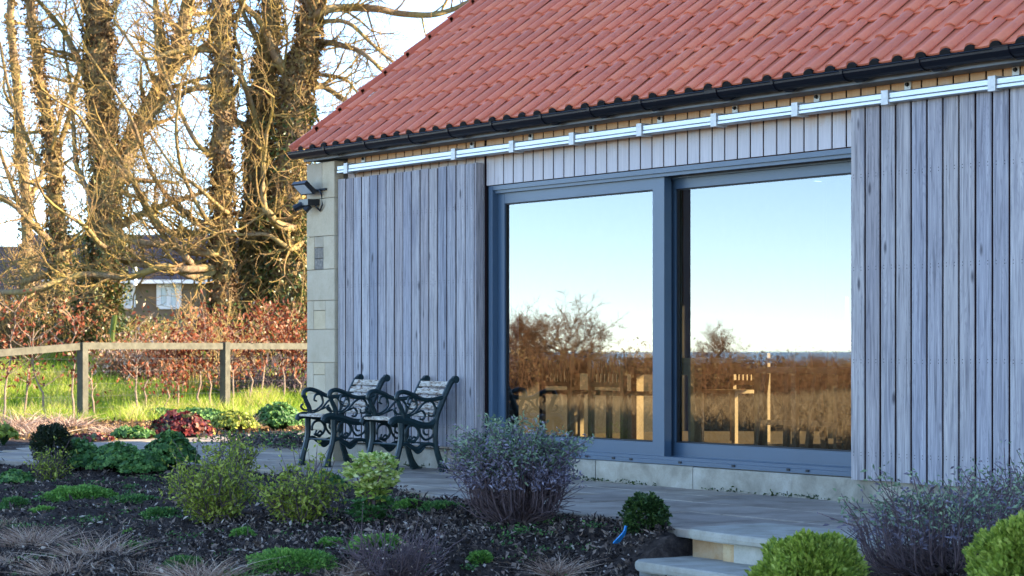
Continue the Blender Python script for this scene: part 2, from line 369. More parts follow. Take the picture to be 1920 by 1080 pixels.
M['holly'] = m_var('variegated_leaf', [(0.0, (0.06, 0.14, 0.02)), (0.45, (0.22, 0.34, 0.05)), (0.75, (0.50, 0.56, 0.14)), (1.0, (0.68, 0.68, 0.34))], 0.35, 0.5, 0.2)
M['thuja'] = leafm('golden_thuja', (0.09, 0.15, 0.018), (0.28, 0.37, 0.045), (0.52, 0.57, 0.13), 0.25, 0.6)
M['sagetop'] = leafm('sage_green_leaf', (0.08, 0.13, 0.075), (0.18, 0.26, 0.15), (0.33, 0.42, 0.25), 0.2, 0.7)
M['sagepurple'] = leafm('sage_purple_leaf', (0.095, 0.08, 0.11), (0.19, 0.165, 0.215), (0.35, 0.32, 0.38), 0.15, 0.75)
M['sagestem'] = m_simple('wiry_purple_stem', (0.12, 0.085, 0.09), 0.8, 0.2, 0, 0.4, 20)
M['heuchera'] = m_var('heuchera_leaf', [(0.0, (0.04, 0.010, 0.015)), (0.3, (0.13, 0.018, 0.026)), (0.58, (0.27, 0.05, 0.04)), (0.72, (0.30, 0.12, 0.08)), (0.8, (0.08, 0.11, 0.05)), (0.93, (0.10, 0.15, 0.06)), (1.0, (0.42, 0.36, 0.05))], 0.45, 0.4, 0.3)
M['darkpatch'] = leafm('dark_ground_cover_leaf', (0.02, 0.014, 0.02), (0.06, 0.045, 0.05), (0.13, 0.12, 0.09))
M['chips'] = m_var('bark_chips', [(0.0, (0.010, 0.008, 0.008)), (0.45, (0.045, 0.034, 0.031)), (0.72, (0.12, 0.088, 0.072)), (0.92, (0.27, 0.205, 0.165)), (1.0, (0.48, 0.42, 0.36))], 0.85, 0.2)
M['blue'] = m_simple('blue_plastic', (0.02, 0.30, 0.75), 0.35, 0.5)
M['black'] = m_simple('black_plastic', (0.012, 0.013, 0.016), 0.35, 0.5)
M['lens'] = m_simple('pale_lamp_glass', (0.50, 0.54, 0.58), 0.15, 0.6)
M['oak'] = m_simple('oak_furniture', (0.45, 0.27, 0.11), 0.5, 0.3, 0, 0.25, 6)
M['walnut'] = m_simple('brown_stool_timber', (0.26, 0.11, 0.05), 0.5, 0.3, 0, 0.2, 6)
M['white'] = m_simple('white_worktop', (0.80, 0.80, 0.78), 0.25, 0.5)
M['chrome'] = m_simple('chrome', (0.85, 0.86, 0.88), 0.12, 0.5, 1.0)
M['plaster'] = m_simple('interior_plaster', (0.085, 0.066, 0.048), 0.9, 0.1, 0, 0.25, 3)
M['floor'] = m_simple('timber_floor', (0.26, 0.17, 0.095), 0.45, 0.3, 0, 0.2, 4)
M['slate'] = m_simple('dark_slate', (0.016, 0.018, 0.032), 0.7, 0.2, 0, 0.3, 3)
M['render'] = m_simple('tan_stone_wall', (0.20, 0.15, 0.105), 0.9, 0.1, 0, 0.25, 2)
M['upvc'] = m_simple('white_window_frame', (0.80, 0.80, 0.80), 0.4, 0.4)
M['winpane'] = m_simple('far_window_glass', (0.35, 0.42, 0.50), 0.08, 0.8)
M['sea'] = m_simple('sea_water', (0.05, 0.11, 0.20), 0.25, 0.5)

# ------------------------------------------------------------------ terrain
front_px = [(0, 873), (120, 869), (250, 868), (400, 874), (520, 882), (620, 895), (700, 907), (850, 936), (1000, 957), (1180, 974), (1275, 992)]
fp = np.array([G(a, b)[:2] for a, b in front_px]); fp = fp[np.argsort(fp[:, 0])]
fp = np.vstack([[-9.0, fp[0, 1]-2.6], fp, [9.85, -2.40], [9.95, -1.75], [26, -1.6]])
def yfront(x): return np.interp(x, fp[:, 0], fp[:, 1])
far_px = [(0, 846), (110, 832), (300, 821), (430, 815), (560, 810)]
fq = np.array([G(a, b)[:2] for a, b in far_px]); fq = np.vstack([[0.5, -3.9], [-1.4, -2.7], fq, [-5.9, 7]]); fq = fq[np.argsort(fq[:, 1])]
def xfar(y): return np.interp(y, fq[:, 1], fq[:, 0])
def Zs(x, y):
    x = np.asarray(x, float); y = np.asarray(y, float)
    d = np.maximum(0, yfront(x)-y)
    z = -0.03-0.075*np.minimum(d, 9)*smooth((x+9)/9)-0.35*smooth(-(x+6)/14)*smooth(-(y+6)/6)
    z = z-0.20*smooth((x-7.3)/.8)*smooth((-2.35-y)/.35)*smooth((10.7-x)/.5)
    t = depth(x, y)
    z = z+0.95*smooth((t-32.5)/13)*smooth((y+5)/6)*smooth((-x-4)/3)
    r = np.hypot(x, y)
    z = z-30*smooth((r-120)/500)*smooth(-(y)/60)
    return z
def Gs(px, py):
    t = np.arange(6.0, 60.0, 0.02); u = (px-960)/FPX
    x = CX+t*(-SA+u*CA); y = CY+t*(CA+u*SA); zr_ = CZ-(py-HY)/FPX*t; k = int(np.argmax(zr_ <= Zs(x, y)))
    return np.array((x[k], y[k], float(Zs(x[k], y[k]))))
def lump(x, y, s=1.0):
    return s*(0.018*np.sin(3.1*x+1.3*np.sin(2.3*y))+0.014*np.sin(5.7*y+2.1*np.sin(3.7*x))+0.010*np.sin(11*x+7*y))
# big ground sheet (polar grid to the horizon)
rr = np.concatenate([np.linspace(0, 40, 60), np.geomspace(41, 7000, 60)]); th = np.linspace(0, 2*math.pi, 160, endpoint=False)
gx = (rr[:, None]*np.cos(th)[None, :]).ravel(); gy = (rr[:, None]*np.sin(th)[None, :]).ravel()
gz = Zs(gx, gy)-0.09
gz = np.where((gx > -6) & (gx < 26) & (gy > -1.9) & (gy < 8), -0.35, gz)
gz = np.where((gx > -4.5) & (gx < 15) & (gy > -11) & (gy < -0.5), gz-0.6, gz)
k = len(th); i = np.arange(len(rr)-1)[:, None]*k; j = np.arange(k)[None, :]; j2 = (j+1) % k
mb = MB(); mb.add(np.stack([gx, gy, gz], 1), np.stack([i+j, i+k+j, i+k+j2, i+j2], -1).reshape(-1, 4))
g = mb.build('ground', M['field'], smooth=True); g['kind'] = 'structure'
mb = MB(); mb.add([(-15000, -15000, -22), (15000, -15000, -22), (15000, -260, -22), (-15000, -260, -22)], [(0, 1, 2, 3)])
o = mb.build('sea', M['sea']); o['kind'] = 'structure'
# soil bed in front of the terrace
def sheet(name, x0, x1, y0, y1, step, zf, m, keep=None, rough=0.0):
    xs = np.arange(x0, x1+1e-6, step); ys = np.arange(y0, y1+1e-6, step)
    X, Y = np.meshgrid(xs, ys, indexing='ij'); Z = zf(X, Y)+np.abs(rng.normal(size=X.shape))*rough; nx, ny = X.shape
    i, j = np.meshgrid(np.arange(nx-1), np.arange(ny-1), indexing='ij'); a = i*ny+j
    q = np.stack([a, a+ny, a+ny+1, a+1], -1).reshape(-1, 4)
    if keep is not None:
        kx = keep(X[:-1, :-1]+step/2, Y[:-1, :-1]+step/2).ravel(); q = q[kx]
    mb = MB(); mb.add(np.stack([X, Y, Z], -1).reshape(-1, 3), q); return mb.build(name, m, smooth=True)
o = sheet('soil_bed', -6, 16, -12, 0.0, 0.06, lambda x, y: np.where((x > 8.28) & (x < 9.8) & (y > -2.70), -0.38, np.where(y > yfront(x)-0.02, -0.07, Zs(x, y)+lump(x, y))), M['soil'],
          lambda x, y: (y < yfront(x)+0.12), 0.016)
o['kind'] = 'structure'
o = sheet('flower_border', -17, -1.5, -4, 12, 0.12, lambda x, y: Zs(x, y)+0.025+lump(x, y, 0.6), M['soil'],
          lambda x, y: (x < xfar(y)+0.15) & (depth(x, y) < 30.6) & (y > -3.5))
o['kind'] = 'structure'
# bark chips
n = 125000
cx_ = rng.uniform(-3, 12.5, n); cy_ = rng.uniform(-8.5, -0.6, n)
ok = (cy_ < yfront(cx_)+0.03) & ~((cx_ > 8.2) & (cx_ < 10.1) & (cy_ > -2.75)); cx_, cy_ = cx_[ok], cy_[ok]
P = np.stack([cx_, cy_, Zs(cx_, cy_)+lump(cx_, cy_)+rng.uniform(0, 0.025, len(cx_))], 1)
n2 = 60000; ax = rng.uniform(5, 10.5, n2); ay = rng.uniform(-6.5, -2, n2); ok = (ay < yfront(ax)+0.02) & ~((ax > 8.2) & (ax < 9.95) & (ay > -2.78)); ax, ay = ax[ok], ay[ok]
P = np.vstack([P, np.stack([ax, ay, Zs(ax, ay)+lump(ax, ay)+rng.uniform(0.005, 0.035, len(ax))], 1)])
D = rng.normal(size=P.shape); D[:, 2] = np.abs(D[:, 2])*0.6
mb = MB(); mb.leaves(P, D, rng.gamma(2.2, 0.009, len(P))+0.007, rng.gamma(2.2, 0.005, len(P))+0.004, var=rng.random(len(P)), droop=0.0)
o = mb.build('bark_chips', M['chips']); tag(o, 'dark bark chips and crumbs of mulch covering the soil bed', 'mulch', kind='stuff')

# ------------------------------------------------------------------ terrace (paving slabs)
mb = MB()
xs = np.linspace(-7, 26, 200); top = np.full_like(xs, 0.2)
v = [];
for x in xs:
    yf_ = -2.02 if 8.15 < x < 9.95 else max(yfront(x)+0.012, -6)
    v += [(x, yf_, -0.016), (x, (0.2 if x > 0 else 7.0), -0.016), (x, yf_, -0.30)]
q = []; nx = len(xs)
for a in range(nx-1):
    if xs[a] < -5.6: continue
    q += [(3*a, 3*a+3, 3*a+4, 3*a+1), (3*a+2, 3*a+5, 3*a+3, 3*a)]
mb.add(v, q); terr = mb.build('terrace', M['mortar']); terr['kind'] = 'structure'
rows = []; y = 0.08
hs = [0.56, 0.42, 0.57, 0.29, 0.57, 0.44, 0.58, 0.30, 0.56]
edges = [0.10]
for h in hs: edges.append(edges[-1]-h)
up = [0.10+sum(hs[:i+1]) for i in range(9)]
bands = [(edges[i+1], edges[i]) for i in range(len(hs))]
e0 = 0.10
for h in hs+[0.5, 0.6, 0.4]: bands.append((e0, e0+h)); e0 += h
for (ya, yb) in bands:
    x = -6.2+random.uniform(0, .5)
    while x < 14:
        L = random.choice([0.56, 0.86, 0.74, 0.57, 1.0]); x1 = x+L; g_ = 0.006
        xa, xb = x+g_, x1-g_
        if ya >= 0.05 and xb > -0.02: xb = -0.02
        x = x1
        if xb-xa < 0.12: continue
        xm = (xa+xb)/2; ym = (ya+yb)/2
        if xa < xfar(ym): 
            xa = max(xa, float(xfar(ym)));
            if xb-xa < 0.12: continue
        lo = [max(ya+g_, float(yfront(xx))) for xx in (xa, xm, xb)]
        hi = yb-g_
        if min(hi-l for l in lo) < 0.03: 
            if max(hi-l for l in lo) < 0.1: continue
            lo = [min(l, hi-0.03) for l in lo]
        if 8.2 < xm < 10.2 and ym < -2.33: continue
        z1 = random.uniform(-0.003, 0.004); tl = random.uniform(-0.003, 0.003)
        c = 0.006
        top_ = [(xa+c, lo[0]+c, z1), (xm, lo[1]+c, z1), (xb-c, lo[2]+c, z1+tl), (xb-c, hi-c, z1+tl), (xa+c, hi-c, z1)]
        mid_ = [(xa, lo[0], z1-c), (xm, lo[1], z1-c), (xb, lo[2], z1-c+tl), (xb, hi, z1-c+tl), (xa, hi, z1-c)]
        bot_ = [(p[0], p[1], -0.05) for p in mid_]
        v = top_+mid_+bot_; q = []; 
        for a in range(5):
            b2 = (a+1) % 5; q += [(5+a, 5+b2, b2, a), (10+a, 10+b2, 5+b2, 5+a)]
        mb = MB(); mb.add(v, q, [(0, 1, 2), (0, 2, 3), (0, 3, 4)]); mb.build('paving_slab', M['slab'], terr)

# ------------------------------------------------------------------ garden steps
st = thing('garden_steps', 'two rounded sandstone garden steps with orange stone riser below the terrace', 'steps', (8.9, -2.4, -0.3))
def tread(name, x0, x1, y0, y1, ztop, th_, tilt=0.0, rnd=0.16):
    # rounded nosing slab with rounded left corner
    out = []
    for a in np.linspace(math.pi, 1.5*math.pi, 6): out.append((x0+rnd+rnd*math.cos(a), y0+rnd+rnd*math.sin(a)))
    for x in np.linspace(x0+0.4, x1-0.5, 4): out.append((x, y0+tilt*(x-x0)))
    for a in np.linspace(1.5*math.pi, 2*math.pi, 6): out.append((x1-0.35+0.35*math.cos(a), y0+0.35+tilt*(x1-x0)+0.35*math.sin(a)))
    out += [(x1, y1), (x0, y1)]
    out = np.array(out); c = out.mean(0); n = len(out)
    rings = []
    for (ins, z) in ((0.02, ztop), (0.006, ztop-0.008), (0.0, ztop-th_*0.5), (0.006, ztop-th_+0.008), (0.02, ztop-th_)):
        d = out-c; l = np.linalg.norm(d, axis=1, keepdims=True); rings.append(np.hstack([c+d*(1-ins/l), np.full((n, 1), z)]))
    v = np.vstack(rings+[[[c[0], c[1], ztop]]]); q = []; t = []
    for r_ in range(4):
        for a in range(n): b2 = (a+1) % n; q.append((r_*n+a, (r_+1)*n+a, (r_+1)*n+b2, r_*n+b2))
    for a in range(n): t.append((5*n, a, (a+1) % n))
    mb = MB(); mb.add(v, q, t); return mb.build(name, M['step'], st)
tread('step_slab', 8.27, 9.88, -2.36, -1.70, 0.008, 0.055, -0.09)
tread('step_slab', 8.25, 9.84, -2.72, -2.25, -0.150, 0.055, -0.06)
x = 8.33
for L in (0.30, 0.10, 0.34, 0.28, 0.32, 0.14):
    mb = MB(); mb.box(x+.006, x+L-.006, -2.30+random.uniform(-.01, .01)-0.09*(x-8.3), -2.1, -0.150, -0.048); mb.build('riser_stone', M['riser'] if (x < 8.7 or random.random() < .6) else M['step'], st); x += L
x = 8.31
for L in (0.34, 0.26, 0.38, 0.30, 0.20):
    mb = MB(); mb.box(x+.006, x+L-.006, -2.66+random.uniform(-.01, .01)-0.06*(x-8.3), -2.4, -0.36, -0.206); mb.build('riser_stone', M['step'], st); x += L
mb = MB(); mb.box(8.36, 9.76, -2.24, -1.8, -0.40, -0.05); mb.box(8.34, 9.72, -2.62, -2.28, -0.40, -0.21); mb.build('step_core', M['mortar'], st)

# ------------------------------------------------------------------ the house
house = thing('house', 'red pantiled timber clad barn house with wide blue grey glazed doors', 'house', (0, 0, 0))
HX1 = 24.0; DEP = 6.0
# --- plank mesh with chamfers
def plank_mesh(w_, h, th_):
    c = 0.004; mb = MB()
    prof = [(0, 0), (0, th_-c), (c, th_), (w_-c, th_), (w_, th_-c), (w_, 0)]
    v = [(x, -y, 0) for x, y in prof]+[(x, -y, h) for x, y in prof]; n = 6
    q = [(a, a+1, n+a+1, n+a) for a in range(5)]
    mb.add(v, q, [(0, 2, 1), (0, 3, 2), (0, 4, 3), (0, 5, 4), (6, 7, 8), (6, 8, 9), (6, 9, 10), (6, 10, 11)])
    o = mb.build('plank', None); me = o.data; bpy.data.objects.remove(o)
    me['edges'] = 1; return me
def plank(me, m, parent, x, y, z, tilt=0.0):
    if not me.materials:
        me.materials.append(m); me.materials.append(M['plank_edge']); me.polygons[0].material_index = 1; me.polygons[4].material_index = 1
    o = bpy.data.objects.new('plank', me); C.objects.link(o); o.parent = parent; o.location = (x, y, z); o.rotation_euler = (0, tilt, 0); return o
PW = 0.1365
# wall backing + upper cladding
mb = MB(); mb.box(0.70, 2.98, 0.03, 0.2, 0.16, 2.74); mb.box(2.98, 9.6, 0.03, 0.2, 2.36, 2.74); mb.box(9.6, HX1, 0.03, 0.2, -0.2, 2.74)
clad = mb.build('cladding_wall', M['gasket'], house)
xj = F(912, 400)[0]
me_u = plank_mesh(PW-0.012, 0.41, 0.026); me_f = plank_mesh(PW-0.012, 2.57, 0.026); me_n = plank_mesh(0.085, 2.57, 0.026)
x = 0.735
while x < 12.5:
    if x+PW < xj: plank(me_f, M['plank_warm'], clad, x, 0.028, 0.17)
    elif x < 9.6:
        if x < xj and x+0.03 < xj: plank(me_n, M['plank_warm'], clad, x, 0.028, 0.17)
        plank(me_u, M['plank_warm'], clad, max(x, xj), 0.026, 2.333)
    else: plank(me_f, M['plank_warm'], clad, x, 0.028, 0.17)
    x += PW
# sliding plank doors
def sliding_door(x0, npl, ztop, zbot, yf):
    w_ = npl*PW
    mb = MB(); mb.box(x0+0.01, x0+w_-0.01, yf+0.03, yf+0.052, zbot+0.02, ztop-0.02)
    for zc in (zbot+.15, (zbot+ztop)/2, ztop-.15): mb.box(x0+0.02, x0+w_-0.02, yf+0.052, yf+0.068, zc-.06, zc+.06)
    d = mb.build('sliding_door', M['gasket'], house)
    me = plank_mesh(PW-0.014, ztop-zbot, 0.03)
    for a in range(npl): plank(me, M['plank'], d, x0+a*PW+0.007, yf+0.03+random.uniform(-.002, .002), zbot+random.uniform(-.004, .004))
    mb = MB(); mb.box(x0+w_-0.002, x0+w_+0.022, yf+0.004, yf+0.075, zbot, ztop+0.004); mb.build('edge_board', M['plank'], d)
    return d
SDX = F(633, 500, -0.095)[0]
d1 = sliding_door(SDX, 16, 2.515, 0.19, -0.095)
d1['label'] = 'sliding door of grey upright planks behind the iron armchairs'
SDX2 = F(1594, 500, -0.095)[0]
d2 = sliding_door(SDX2, 18, 2.568, 0.155, -0.095)
d2['label'] = 'sliding door of grey upright planks right of the glazing'
# stone pier / gable wall
mb = MB(); mb.box(0.24, 0.705, -0.10, DEP, -0.3, 2.69)
mb.add([(0.24, 0.0, 2.69), (0.24, DEP, 2.69), (0.24, DEP/2, 4.85), (0.50, 0.0, 2.69), (0.50, DEP, 2.69), (0.50, DEP/2, 4.85)], [(0, 1, 4, 3), (1, 2, 5, 4), (2, 0, 3, 5)], [(0, 2, 1), (3, 4, 5)])
pier = mb.build('stone_pier', M['mortar'], house)
PX0, PX1 = 0.22, F(627, 500, -0.125)[0]
def stone(x0, x1, z0, z1, y=-0.125, m='stone', back=-0.03):
    c = 0.003; g_ = 0.0022; x0 += g_; x1 -= g_; z0 += g_; z1 -= g_; mb = MB()
    v = [(x0+c, y, z0+c), (x1-c, y, z0+c), (x1-c, y, z1-c), (x0+c, y, z1-c), (x0, y+c, z0), (x1, y+c, z0), (x1, y+c, z1), (x0, y+c, z1), (x0, back, z0), (x1, back, z0), (x1, back, z1), (x0, back, z1)]
    q = [(0, 1, 2, 3)]+[(4+a, 4+(a+1) % 4, (a+1) % 4, a) for a in range(4)]+[(8+a, 8+(a+1) % 4, 4+(a+1) % 4, 4+a) for a in range(4)]
    mb.add(v, q); return mb.build('stone', M[m], pier)
zc = [-0.05, 0.10, 0.27, 0.60, 0.88, 1.18, 1.44, 1.72, 2.02, 2.36, 2.685]
for a in range(len(zc)-1):
    z0, z1 = zc[a], zc[a+1]; yy = -0.125+random.uniform(-.003, .003)
    if a == 0: stone(PX0-0.03, PX1+.01, z0, z1+.10, yy-0.02)
    elif a == 1: stone(PX0, PX1, z0+.10, z1, yy)
    elif a == 7:
        stone(PX0, PX0+0.14, z0, z1, yy); stone(PX0+0.30, PX1, z0, z1, yy)
        for b_, m_ in enumerate(('mark', 'mark', 'stone')): stone(PX0+0.14, PX0+0.30, z0+b_*0.1, z0+b_*0.1+0.1, yy+.001, m_)
    elif a in (5, 3):
        stone(PX0, PX0+0.12, z0, z1, yy); stone(PX0+0.12, PX0+0.33, z0, z0+.17, yy+.002, 'stone'); stone(PX0+0.12, PX0+0.33, z0+.17, z1, yy); stone(PX0+0.33, PX1, z0, z1, yy)
    elif a in (9,): stone(PX0, PX0+.28, z0, z1, yy); stone(PX0+.28, PX1, z0, z1, yy)
    else: stone(PX0, PX1, z0, z1, yy)
# plinth under the doors
mb = MB(); mb.box(0.74, HX1, 0.03, 0.25, -0.3, 0.165); pl = mb.build('plinth', M['mortar'], house)
x = PX1+0.04
for L in (0.75, 0.9, 1.1, 0.95, 1.15, 1.05, 1.2, 1.1, 1.3, 1.2, 1.2):
    c = 0.008; mb = MB(); x0, x1 = x+.004, x+L-.004; yf = -0.035+random.uniform(-.004, .004); zt = 0.158+random.uniform(-.003, .003)
    mb.add([(x0, yf+c, -0.1), (x1, yf+c, -0.1), (x1, yf, -0.08), (x0, yf, -0.08), (x1, yf, zt-c), (x0, yf, zt-c), (x1, yf+c, zt), (x0, yf+c, zt), (x1, 0.1, zt), (x0, 0.1, zt)],
           [(3, 2, 4, 5), (5, 4, 6, 7), (7, 6, 8, 9)])
    mb.add([(x0, yf, -.08), (x0, 0.1, -.08), (x0, 0.1, zt), (x0, yf, zt-c), (x1, yf, -.08), (x1, 0.1, -.08), (x1, 0.1, zt), (x1, yf, zt-c)], [(0, 3, 2, 1), (4, 5, 6, 7)])
    mb.build('stone', M['plinth'], pl); x += L
n = 1500; P = np.stack([rng.uniform(PX1, 10, n), -0.04-np.abs(rng.normal(size=n))*.012, np.abs(rng.normal(size=n))*.012], 1); kp = np.sin(P[:, 0]*3.1)+np.sin(P[:, 0]*7.7)+rng.normal(size=n)*.6 > .2; P = P[kp]
D = rng.normal(size=P.shape); D[:, 2] = np.abs(D[:, 2]); mb = MB(); mb.leaves(P, D, rng.uniform(.012, .035, len(P)), rng.uniform(.008, .016, len(P)), var=rng.random(len(P))*.5); o = mb.build('moss', M['ivy'], pl); o['kind'] = 'stuff'
# --- glazed doors
FL = F(922, 500, 0.03)[0]; FR = 9.58; ZT = 2.325; ZB = 0.165
mb = MB()
mb.box(FL, FL+0.055, 0.0, 0.26, ZB+.03, ZT); mb.box(FR-0.055, FR, 0.0, 0.26, ZB+.03, ZT)
mb.box(FL+.055, FR-.055, 0.002, 0.26, ZT-0.035, ZT)
mb.box(FL+.055, FR-.055, 0.022, 0.05, ZT-0.060, ZT-0.035); mb.box(FL+.055, FR-.055, 0.128, 0.15, ZT-0.072, ZT-0.035)
mb.box(FL, FR, -0.028, 0.26, ZB, ZB+0.030); mb.box(FL, FR, 0.012, 0.05, ZB+.030, ZB+0.052); mb.box(FL+.055, FR-.055, 0.125, 0.15, ZB+.030, ZB+0.052)
fr = mb.build('door_frame', M['frame'], house)
for px in (1100, 1150, 1183, 1275, 1375, 1478, 1514):
    xx = F(px, 860, -0.03)[0]; mb = MB(); mb.box(xx-.016, xx+.016, -0.034, -0.0285, ZB+.012, ZB+.028); mb.box(xx-.012, xx+.012, -0.037, -.034, ZB+.014, ZB+.020); mb.build('drain_cap', M['gasket'], fr)
def glazed(x0, x1, y0, z0, z1, sl, sr, rt, rb, lab):
    y1 = y0+0.068; mb = MB(); e = 0.004
    mb.box(x0, x0+sl, y0, y1, z0, z1); mb.box(x1-sr, x1, y0, y1, z0, z1)
    mb.box(x0+sl, x1-sr, y0+.001, y1-.001, z1-rt, z1); mb.box(x0+sl, x1-sr, y0+.001, y1-.001, z0, z0+rb)
    d = mb.build('glazed_door', M['frame'], house); d['label'] = lab
    gx0, gx1, gz0, gz1 = x0+sl, x1-sr, z0+rb, z1-rt; b = 0.011; ya, yb = y0+.014, y0+.05
    mb = MB(); mb.box(gx0+.0005, gx0+b, ya, yb, gz0+.0005, gz1-.0005); mb.box(gx1-b, gx1-.0005, ya, yb, gz0+.0005, gz1-.0005); mb.box(gx0+b, gx1-b, ya, yb, gz1-b, gz1-.0005); mb.box(gx0+b, gx1-b, ya, yb, gz0+.0005, gz0+b); mb.build('glazing_bead', M['gasket'], d)
    mb = MB(); mb.add([(gx0+b, y0+.022, gz0+b), (gx1-b, y0+.022, gz0+b), (gx1-b, y0+.022, gz1-b), (gx0+b, y0+.022, gz1-b)], [(0, 1, 2, 3)]); mb.build('pane', M['glass'], d)
    return d
PA = F(1241, 500, 0.03)[0]
glazed(FL+0.045, PA, 0.052, ZB+0.034, ZT-0.040, 0.105, 0.135, 0.105, 0.115, 'left glazed door standing in front of the right one')
glazed(PA-0.14, FR-0.06, 0.155, ZB+0.034, ZT-0.040, 0.14, 0.135, 0.105, 0.115, 'right glazed door set further back')
# --- track rail, brackets
RZ = 2.600; x0r = F(640, 322, -0.11)[0]
mb = MB()
prof = [(-0.152, RZ+.026), (-0.152, RZ-.004), (-0.146, RZ-.008), (-0.154, RZ-.013), (-0.154, RZ-.030), (-0.148, RZ-.036), (-0.07, RZ-.036), (-0.065, RZ-.030), (-0.065, RZ+.028), (-0.070, RZ+.036), (-0.13, RZ+.036), (-0.143, RZ+.034)]
n = len(prof); v = [(x0r, a, b) for a, b in prof]+[(14.0, a, b) for a, b in prof]
mb.add(v, [(a, (a+1) % n, n+(a+1) % n, n+a) for a in range(n)], [(0, a+1, a) for a in range(1, n-1)])
rail = mb.build('track_rail', M['galv'], house)
bxs = [F(p, 300, -0.12)[0] for p in (655, 857, 966, 1079, 1206, 1346, 1498, 1667, 1868)]
step_ = np.mean(np.diff(bxs)); bxs += [bxs[-1]+step_*a for a in (1, 2, 3)]
for xb in bxs:
    mb = MB(); w_ = 0.03
    mb.box(xb-w_, xb+w_, -0.162, -0.058, RZ-.045, RZ+.046); mb.box(xb-w_+.004, xb+w_-.004, -0.058, 0.0, RZ+.018, RZ+.042)
    bk = mb.build('track_bracket', M['bracket'], rail)
    xo = xb+0.055
    mb = MB(); mb.box(xo-.028, xo+.028, -0.012, -0.0045, RZ+.047, RZ+.125); mb.box(xb-.02, xo+.02, -0.010, -.0046, RZ+.035, RZ+.047); mb.build('fixing_plate', M['bracket'], rail)
    mb = MB(); mb.tube([(xo, -0.012, RZ+.088), (xo, -0.026, RZ+.088)], [.015, .011], 8); mb.build('bolt', M['gasket'], rail)
# --- fascia, soffit, gutter
mb = MB(); mb.box(0.27, HX1, -0.185, -0.165, 2.704, 2.785); mb.box(0.27, HX1, -0.165, 0.03, 2.706, 2.716); mb.build('fascia', M['fascia'], house)
mb = MB(); th_ = np.linspace(math.pi, 2*math.pi, 11); gc = (-0.252, 2.783); gr = 0.060
pr = [(gc[0]+gr*math.cos(a), gc[1]+gr*1.0*math.sin(a)) for a in th_]; pi_ = [(gc[0]+(gr-.004)*math.cos(a), gc[1]+(gr-.004)*math.sin(a)+.002) for a in th_][::-1]
pr = pr+pi_; n = len(pr); gx0, gx1 = F(545, 290, -0.28)[0], HX1
v = [(gx0, a, b) for a, b in pr]+[(gx1, a, b) for a, b in pr]; mb.add(v, [(a, n+a, n+(a+1) % n, (a+1) % n) for a in range(n)])
mb.tube([(gx0, gc[0]-gr, gc[1]), (gx1, gc[0]-gr, gc[1])], .006, 6)
h = 11; mb.add([(gx0, a, b) for a, b in pr[:11]], None, [(0, a, a+1) for a in range(1, 10)])
gut = mb.build('gutter', M['gutter'], house, smooth=False)
for px in (618, 693, 770, 850, 932, 1025, 1116, 1212, 1345, 1460, 1590, 1734, 1890):
    xb = F(px, 200, -0.25)[0]; mb = MB(); big = px in (770, 1345, 1890)
    ww = 0.06 if big else 0.014
    pr2 = [(gc[0]+(gr+.006)*math.cos(a), gc[1]+(gr+.006)*math.sin(a)) for a in th_]+[(gc[0]+gr+.006, gc[1]+.012), (gc[0]-gr-.009, gc[1]+.012)]
    n2 = len(pr2); mb.add([(xb-ww, a, b) for a, b in pr2]+[(xb+ww, a, b) for a, b in pr2], [(a, n2+a, n2+(a+1) % n2, (a+1) % n2) for a in range(n2)], [(0, a+1, a) for a in range(1, n2-1)]+[(n2, n2+a, n2+a+1) for a in range(1, n2-1)])
    mb.build('gutter_union' if big else 'gutter_clip', M['gutter'], gut)
    mb = MB(); mb.tube([(xb+.02, gc[0]+.02, gc[1]-.045), (xb+.06, gc[0]+.02, gc[1]-.05), (xb+.13, gc[0]+.02, gc[1]-.05), (xb+.19, gc[0]+.02, gc[1]-.045)], [.008, .026, .026, .008], 8); mb.build('gutter_bracket', M['gutter'], gut)
# --- roof
PIT = math.atan(0.765); cp, sp = math.cos(PIT), math.sin(PIT); GA = 0.31; TW = 0.203
EY, EZ = -0.262, 2.796
mb = MB()
def rp(x, s, n_): return (x, EY+s*cp-n_*sp, EZ+s*sp+n_*cp)
SL = (DEP/2-EY)/cp
v = [rp(0.30, 0.05, -0.03), rp(HX1, 0.05, -0.03), rp(HX1, SL, -0.03), rp(0.30, SL, -0.03), rp(0.30, 0.05, -0.07), rp(HX1, 0.05, -0.07), rp(HX1, SL, -0.07), rp(0.30, SL, -0.07)]
mb.add(v, [(0, 1, 2, 3), (4, 7, 6, 5), (0, 4, 5, 1), (0, 3, 7, 4)])
zr = EZ+SL*sp
mb.add([(0.24, DEP/2, zr-.03), (HX1, DEP/2, zr-.03), (HX1, DEP+.26, EZ-.03), (0.24, DEP+.26, EZ-.03)], [(0, 1, 2, 3)])
roof = mb.build('roof', M['comb'], house)
